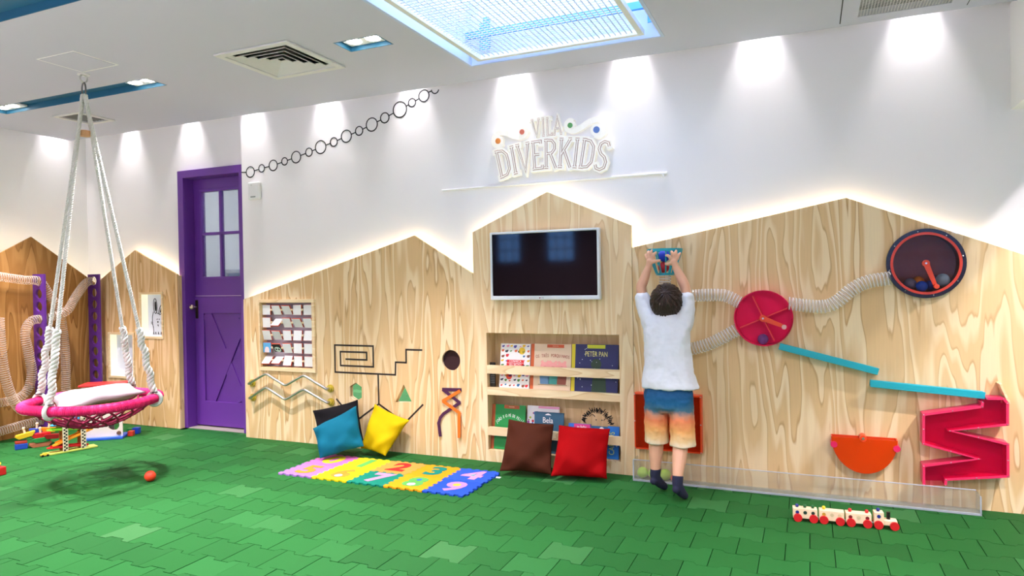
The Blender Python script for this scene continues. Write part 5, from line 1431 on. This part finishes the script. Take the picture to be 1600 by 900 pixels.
# net
NET = mat('crimson net cord', (150, 20, 66), 0.7, vary=0.15, scale=40)
nb = MB()
def dish(rf, a):
    z = SW.z - 0.012 - 0.150 * (1 - rf ** 2.2)
    return Vector((SW.x + 0.35 * rf * math.cos(a), SW.y + 0.35 * rf * math.sin(a), z))
RF = [1.0, 0.82, 0.66, 0.50, 0.34, 0.18]; NS = 15
for i in range(len(RF) - 1):
    for k in range(NS):
        a0 = 2 * PI * (k + 0.5 * i) / NS
        for s in (-0.5, 0.5):
            p, q = dish(RF[i], a0), dish(RF[i + 1], a0 + 2 * PI * s / NS)
            mid = (p + q) / 2 + Vector((0, 0, -0.003))
            nb.tube([p, mid, q], 0.0070, 6)
nb.tube([dish(0.18, 2 * PI * k / 24) for k in range(24)], 0.007, 6, closed=True)
for i in range(1, len(RF) - 1):
    for k in range(NS): nb.ball(dish(RF[i], 2 * PI * (k + 0.5 * i) / NS), 0.0115, 6, 5)
tag(nb.build('net', NET, sw, smooth=True, sharp=80), kind='stuff')
ROPE = mat('white rope', (204, 206, 196), 0.8, vary=0.1, scale=60, bump=0.2)
def strands(parent, nm, path, rad, sr, pitch, n=3):
    b = MB()
    for k in range(n):
        b.tube(helix(path, rad, pitch, 2 * PI * k / n, 9), sr, 6)
    return b.build(nm, ROPE, parent, smooth=True, sharp=80)
top = HOOK + Vector((0, 0, -0.13))
for i, a in enumerate((289, 197, 107, 30)):
    ra = math.radians(a)
    att = SW + Vector((SR * math.cos(ra), SR * math.sin(ra), 0.02))
    kx = [(-0.006, -0.006), (-0.010, 0.004), (0.006, 0.006), (0.010, -0.004)][i]
    tp = top + Vector((kx[0], kx[1], 0))
    d = (att - tp).normalized(); L_ = (att - tp).length
    Lb = 0.46 if i in (0, 1) else 0.44
    sp_ = att - d * Lb
    r_ = strands(sw, 'rope', [tp, tp + (sp_ - tp) * 0.5, sp_ + d * 0.03], 0.0058, 0.0066, 0.045)
    rd = Vector((math.cos(ra), math.sin(ra), 0))
    path = [sp_]
    for k in range(1, 9):
        f_ = k / 9
        path.append(sp_ + d * Lb * f_ + (rd * math.sin(k * 2.4) + Vector((-rd.y, rd.x, 0)) * math.cos(k * 1.9)) * 0.006)
    path += [att + Vector((0, 0, 0.02))]
    strands(sw, 'spliced_rope_end', spline(path, 5), 0.0125, 0.0115, 0.080, 3)
    lp = [att + Vector((0, 0, 0.012)) + (rd * math.cos(q) + Vector((0, 0, 1)) * math.sin(q)) * 0.041 + Vector((0, 0, -0.032)) for q in [2 * PI * i_ / 24 for i_ in range(24)]]
    MB().tube(lp, 0.0125, 8, closed=True).build('rope_loop', ROPE, sw, smooth=True, sharp=80)
    MB().tube([att + Vector((0, 0, 0.024)) + (rd * math.cos(q) + Vector((-rd.y, rd.x, 0)) * math.sin(q)) * 0.024 for q in [2 * PI * i_ / 16 for i_ in range(16)]], 0.003, 6, closed=True).build('cable_tie', NEARBLACK, sw, smooth=True)
MB().cyl(top + Vector((0, 0, -0.26)), top + Vector((0, 0, -0.225)), 0.030, 14).build('rope_binding', mat('tan whipping twine', (206, 158, 112), 0.8, bump=0.3), sw, smooth=True)
lk_ = [top + Vector((0.017 * math.sin(2 * PI * k / 24), 0, 0.03 + 0.045 * math.cos(2 * PI * k / 24))) for k in range(24)]
MB().tube(lk_, 0.005, 8, closed=True).build('carabiner', mat('dark steel', (120, 120, 122), 0.3, 0.9), sw, smooth=True)
MB().cyl(HOOK + Vector((0, 0, -0.008)), HOOK, 0.035, 20).build('ceiling_plate', mat('white steel', (220, 220, 220), 0.4), sw, smooth=True)
MB().tube([HOOK + Vector((0, 0.022 * math.sin(2 * PI * k / 20), -0.030 + 0.024 * math.cos(2 * PI * k / 20))) for k in range(20)], 0.005, 8, closed=True).build('eye_bolt', METAL, sw, smooth=True)
pc_ = SW + Vector((0.02, 0.02, 0.0))
U = Vector((0.42, 0.90, 0)).normalized(); V = Vector((0.9, -0.42, 0)).normalized()
cs = [pc_ + U * -0.24 + V * -0.22 + Vector((0, 0, 0.012)), pc_ + U * 0.24 + V * -0.22 + Vector((0, 0, 0.058)), pc_ + U * 0.24 + V * 0.20 + Vector((0, 0, 0.050)), pc_ + U * -0.26 + V * 0.20 + Vector((0, 0, 0.000))]
t = thing('seat_pillow', 'pale grey pillow with green underside lying in the nest swing', 'pillow', tuple(pc_))
pil = pillow_mesh(cs, 0.105, 18, 12, 0.06, 0.006).build('cover', mat('pale grey cotton', (178, 166, 166), 0.85, bump=0.1), t, smooth=True, sharp=180)
cs2 = [c + (pc_ - c) * 0.15 + Vector((0, 0, -0.055)) for c in cs]
pillow_mesh(cs2, 0.07, 14, 13, 0.12, 0.004).build('lime_underside', mat('lime green cotton', (150, 170, 90), 0.85), t, smooth=True, sharp=180)
for i, (a, c) in enumerate(((0, 1),)): pass

# loose ball
put(ball('small red-orange ball lying on the floor in front of the swing', 0, 0.0335, (216, 58, 22), bump=0.15), (-3.805, -1.160, 0.0338))

# ================================================================== TRAIN
trn = []
def wagon(kind, label, x, y, rz, pegs, holes):
    L_, W_, Hh = (0.112, 0.045, 0.038)
    t = thing('toy_train_car', label, 'toy train', (0, 0, 0), 'wooden toy train')
    if kind == 'engine':
        MB().box(-0.050, -0.008, -W_ / 2, W_ / 2, 0.018, 0.078).build('cab', BEECH, t, bevel=0.002)
        MB().box(-0.008, 0.050, -W_ / 2, W_ / 2, 0.018, 0.044).build('bonnet', BEECH, t, bevel=0.004)
        MB().cyl((0.014, 0, 0.044), (0.014, 0, 0.078), 0.0085, 12).build('chimney', NEARBLACK, t, smooth=True)
    else:
        MB().box(-L_ / 2, L_ / 2, -W_ / 2, W_ / 2, 0.016, 0.065).build('body', BEECH, t, bevel=0.002)
        MB().cyl((L_ / 2 - 0.004, 0, 0.022), (L_ / 2 + 0.016, 0, 0.022), 0.004, 8).build('coupling', METAL, t)
    wx = (-0.034, 0.038) if kind != 'engine' else (-0.032, 0.036)
    for xx in wx:
        for s in (-1, 1):
            MB().cyl((xx, s * W_ / 2, 0.020), (xx, s * (W_ / 2 + 0.010), 0.020), 0.020, 20).build('wheel', RED, t, smooth=True)
    top_z = 0.078 if kind == 'engine' else 0.065
    for (xx, mt) in pegs:
        MB().cyl((xx, 0, top_z - 0.004), (xx, 0, top_z + 0.006), 0.0065, 12).ball((xx, 0, top_z + 0.009), (0.0088, 0.0088, 0.0075), 12, 8).build('peg', mt, t, smooth=True)
    for (xx, mt) in holes:
        zz = top_z - 0.019
        MB().cyl((xx, -W_ / 2 - 0.0012, zz), (xx, -W_ / 2 + 0.003, zz), 0.0085, 14).build('peg_window', mt, t, smooth=True)
    t.location = (x, y, 0.0); t.rotation_euler = (0, 0, rz)
    return t
rz = math.atan2(0.033, 0.41)
DB = mat('dark blue peg', (24, 40, 120), 0.4); DG = mat('dark green peg', (16, 90, 40), 0.4)
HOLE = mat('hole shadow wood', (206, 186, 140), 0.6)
wagon('car', 'wooden train wagon with one blue and two green pegs, at the tail', -0.030, -0.478, rz, [(-0.036, DB), (0.0, DG), (0.036, DG)], [(-0.036, DB), (0.0, mat('dark peg', (20, 50, 40), 0.5)), (0.036, mat('dark peg', (20, 50, 40), 0.5))])
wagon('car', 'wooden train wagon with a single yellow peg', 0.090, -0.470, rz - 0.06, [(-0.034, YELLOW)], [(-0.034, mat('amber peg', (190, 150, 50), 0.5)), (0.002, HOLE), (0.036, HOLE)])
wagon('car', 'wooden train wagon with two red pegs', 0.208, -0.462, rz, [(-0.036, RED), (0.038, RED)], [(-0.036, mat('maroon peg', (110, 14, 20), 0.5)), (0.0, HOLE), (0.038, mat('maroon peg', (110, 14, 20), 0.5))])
wagon('engine', 'wooden toy train engine with black chimney and blue peg', 0.325, -0.452, rz, [(-0.030, DB)], [(-0.030, DB)])

# ================================================================== TOYS AT THE LEFT
# ramp racer tower
rt_ = thing('ramp_racer_tower', 'toy car ramp tower with chequered posts and four coloured slopes', 'toy', (-5.10, -0.80, 0))
ax = Vector((0.095, 0.33, 0)).normalized()                 # length direction of the toy on the floor
ay = Vector((ax.y, -ax.x, 0))                              # towards the camera
c0 = Vector((-5.105, -0.80, 0))
RM = Matrix((ax, ay, Vector((0, 0, 1)))).transposed()
def L3(u, v, z): return c0 + ax * u + ay * v + Vector((0, 0, z))
MB().obox(L3(0, 0, 0.006), (0.34, 0.085, 0.012), RM).build('base', mat('lime birch', (196, 206, 90), 0.5), rt_, bevel=0.002)
def chequer():
    mt, nt, b = new_mat('chequered post print')
    L = nt.links.new
    tc = N(nt, 'ShaderNodeTexCoord'); ck = N(nt, 'ShaderNodeTexChecker')
    mp = N(nt, 'ShaderNodeMapping'); mp.inputs['Location'].default_value = (0.01, 0.004, 0.003)
    L(tc.outputs['Object'], mp.inputs[0]); L(mp.outputs[0], ck.inputs['Vector'])
    ck.inputs['Scale'].default_value = 84; ck.inputs['Color1'].default_value = lin((20, 20, 22)); ck.inputs['Color2'].default_value = lin((236, 234, 224))
    L(ck.outputs['Color'], b.inputs['Base Color'])
    return mt
CHK = chequer()
WH = mat('cream post', (230, 216, 180), 0.5)
BR = mat('amber ply post', (160, 100, 40), 0.5)
for u in (-0.045, 0.075):
    for v, mt in ((0.038, WH), (-0.038, BR)):
        p = MB().obox(L3(u, v, 0.126), (0.034, 0.008, 0.228), RM); 
        q0 = L3(u, v, 0.240)
        p.cyl(q0 - ay * 0.004, q0 + ay * 0.004, 0.017, 16)
        o = p.build('post', mt, rt_)
        if v > 0:
            for k in range(18):
                zz = 0.020 + k * 0.0125
                for s in (0, 1):
                    if (k + s) % 2 == 0:
                        MB().obox(L3(u - 0.0062 + 0.0125 * s, v + 0.0045, zz), (0.0118, 0.0012, 0.0122), RM).build('black_square', NEARBLACK, o)
for (u0, z0, u1, z1, mt) in ((-0.10, 0.212, 0.055, 0.236, mat('sky blue slope', (60, 160, 220), 0.4)), (-0.125, 0.176, 0.11, 0.150, mat('lime slope', (120, 190, 40), 0.4)), (-0.09, 0.066, 0.145, 0.142, mat('orange slope', (242, 150, 30), 0.4)), (-0.125, 0.045, 0.11, 0.026, RED)):
    a, b_ = L3(u0, 0, z0), L3(u1, 0, z1); d = (b_ - a)
    ex = d.normalized(); ez = ex.cross(ay).normalized()
    if ez.z < 0: ez = -ez
    M_ = Matrix((ex, ay, ez)).transposed()
    b = MB().obox((a + b_) / 2, (d.length, 0.060, 0.006), M_)
    b.obox((a + b_) / 2 + ay * 0.029 + ez * 0.007, (d.length, 0.004, 0.012), M_).obox((a + b_) / 2 - ay * 0.029 + ez * 0.007, (d.length, 0.004, 0.012), M_)
    b.cyl(a - ez * 0.003, a + ez * 0.003, 0.030, 18)
    b.build('slope', mt, rt_)
tc_ = thing('toy_car', 'tiny yellow and black toy car on the floor beside the ramp tower', 'toy car', (-5.115, -0.985, 0))
MB().obox((-5.115, -0.985, 0.013), (0.052, 0.026, 0.012), RM).obox((-5.115, -0.985, 0.021), (0.026, 0.022, 0.010), RM).build('car_body', mat('mustard car', (196, 160, 40), 0.4), tc_, bevel=0.002)
for u in (-0.016, 0.016):
    for v in (-0.014, 0.014):
        q = Vector((-5.115, -0.985, 0.008)) + ax * u + ay * v
        MB().cyl(q - ay * 0.003, q + ay * 0.003, 0.008, 12).build('wheel', NEARBLACK, tc_, smooth=True)
# toy house
th = thing('toy_house', 'white wooden toy house with flat red roof behind the swing', 'toy house', (-5.30, -0.40, 0))
hx_ = Vector((0.80, 0.60, 0)).normalized(); hy_ = Vector((hx_.y, -hx_.x, 0)); hc = Vector((-5.275, -0.395, 0))
HM = Matrix((hx_, hy_, Vector((0, 0, 1)))).transposed()
def H3(u, v, z): return hc + hx_ * u + hy_ * v + Vector((0, 0, z))
CREAM = mat('cream painted wood', (226, 212, 196), 0.5)
front = MB().prism([(-0.145, 0.02), (0.145, 0.02), (0.145, 0.425), (-0.145, 0.425)], 'XZ', -0.006, 0.006,
                   holes=[circle(0.080, 0.110, 0.042, 20)] + [[(x - 0.022, 0.350), (x + 0.022, 0.350), (x + 0.022, 0.374), (x + 0.013, 0.389), (x, 0.395), (x - 0.013, 0.389), (x - 0.022, 0.374)] for x in (-0.085, -0.005, 0.075)])
front.v = [tuple(H3(p[0], 0.07 - p[1], p[2])) for p in front.v]
front.build('front_wall', CREAM, th)
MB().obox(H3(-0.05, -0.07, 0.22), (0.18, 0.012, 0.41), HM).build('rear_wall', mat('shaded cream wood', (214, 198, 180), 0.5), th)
for s in (-1, 1): MB().obox(H3(0.139 * s, 0.0, 0.22 if s < 0 else 0.32), (0.012, 0.14, 0.41 if s < 0 else 0.21), HM).build('side_wall', CREAM, th)
MB().obox(H3(0, 0, 0.26), (0.28, 0.13, 0.008), HM).build('upper_floor', CREAM, th)
MB().obox(H3(0.0, 0.0, 0.436), (0.33, 0.19, 0.018), HM).build('roof', mat('red roof', (206, 40, 36), 0.4), th, bevel=0.003)
MB().obox(H3(0.0, 0.02, 0.010), (0.31, 0.19, 0.020), HM).build('base', mat('blue base', (44, 92, 200), 0.4), th, bevel=0.003)
MB().cyl(H3(0.118, 0.074, 0.045), H3(0.118, 0.084, 0.045), 0.016, 14).build('knob', mat('brown knob', (110, 76, 50), 0.5), th, smooth=True)
for (x, y, s, rgb, n_) in ((-5.125, -0.285, 0.042, (204, 56, 34), 'red'), (-5.165, -0.205, 0.05, (30, 70, 190), 'blue'), (-5.215, -0.225, 0.044, (30, 130, 50), 'green')):
    tag(MB().obox((0, 0, s / 2), (s, s, s), Matrix.Rotation(0.5, 3, 'Z')).build('toy_block', mat('%s cube paint' % n_, rgb, 0.4), bevel=0.003), '%s wooden cube on the floor beside the toy house' % n_, 'toy block', 'wooden cubes by the toy house').location = (x, y, 0.0)
# balancing boat stack
bs = thing('balancing_toy', 'heap of colourful balancing boats and blocks under the swing at left', 'toy', (-5.55, -0.76, 0))
def boat(c, L_, ang, tilt, mt, z, peg=True):
    c = Vector(c); M_ = Matrix.Rotation(ang, 3, 'Z') @ Matrix.Rotation(tilt, 3, 'Y')
    prof = [(-L_ / 2, 0.022), (-L_ * 0.34, 0.0), (L_ * 0.34, 0.0), (L_ / 2, 0.022), (L_ / 2 - 0.004, 0.034), (-L_ / 2 + 0.004, 0.034)]
    b = MB().prism(prof, 'XZ', -0.024, 0.024)
    b.v = [tuple(c + Vector((0, 0, z)) + M_ @ Vector(p)) for p in b.v]
    o = b.build('boat', mt, bs, bevel=0.003)
    if peg:
        p0 = c + Vector((0, 0, z)) + M_ @ Vector((0, 0, 0.034)); p1 = c + Vector((0, 0, z)) + M_ @ Vector((0, 0, 0.070))
        MB().cyl(p0, p1, 0.008, 10).ball(p1, 0.011, 10, 8).build('peg_figure', BEECH, o, smooth=True)
boat((-5.478, -0.790, 0), 0.15, 1.15, 0.0, mat('natural wood boat', (176, 104, 70), 0.5), 0.0, False)
boat((-5.470, -0.785, 0), 0.13, 1.2, 0.0, GREENW, 0.035, False)
boat((-5.482, -0.783, 0), 0.13, 1.2, -0.05, RED, 0.070)
boat((-5.520, -0.868, 0), 0.13, 0.95, -0.22, mat('ochre boat', (214, 178, 24), 0.4), 0.085)
boat((-5.535, -0.780, 0), 0.10, 1.2, 0.05, BLUEW, 0.100)
boat((-5.500, -0.715, 0), 0.11, 1.2, 0.16, mat('amber boat', (220, 146, 30), 0.4), 0.095)
boat((-5.432, -0.730, 0), 0.11, 1.2, 0.1, mat('dark red boat', (140, 16, 22), 0.4), 0.052, False)
bb = thing('toy_block', 'blue block with a red lid in front of the balancing boats', 'toy block', (-5.537, -0.895, 0))
MB().obox((-5.537, -0.895, 0.021), (0.080, 0.052, 0.042), Matrix.Rotation(1.1, 3, 'Z')).build('block', BLUEW, bb, bevel=0.004)
MB().obox((-5.537, -0.895, 0.052), (0.076, 0.050, 0.020), Matrix.Rotation(1.1, 3, 'Z')).build('lid', mat('brick red lid', (170, 50, 30), 0.5), bb, bevel=0.004)
# bead stacking toy at the left edge
ab = thing('bead_post_toy', 'post with coloured beads on a red block cut by the left photo edge', 'toy', (-4.90, -1.43, 0))
MB().box(-4.955, -4.865, -1.475, -1.385, 0, 0.055).build('block', RED, ab, bevel=0.006)
MB().cyl((-4.915, -1.43, 0.055), (-4.915, -1.43, 0.42), 0.009, 12).build('post', mat('orange brown post', (190, 80, 30), 0.5), ab, smooth=True)
for k, (mt) in enumerate((YELLOW, mat('violet bead', (110, 90, 160), 0.4), GREENW, BLUEW)):
    MB().ball((-4.915, -1.43, 0.074 + k * 0.034), (0.030 if k else 0.036, 0.030 if k else 0.036, 0.017), 16, 10).build('bead', mt, ab, smooth=True)
MB().ball((-4.915, -1.43, 0.42), 0.016, 12, 8).build('finial', RED, ab, smooth=True)
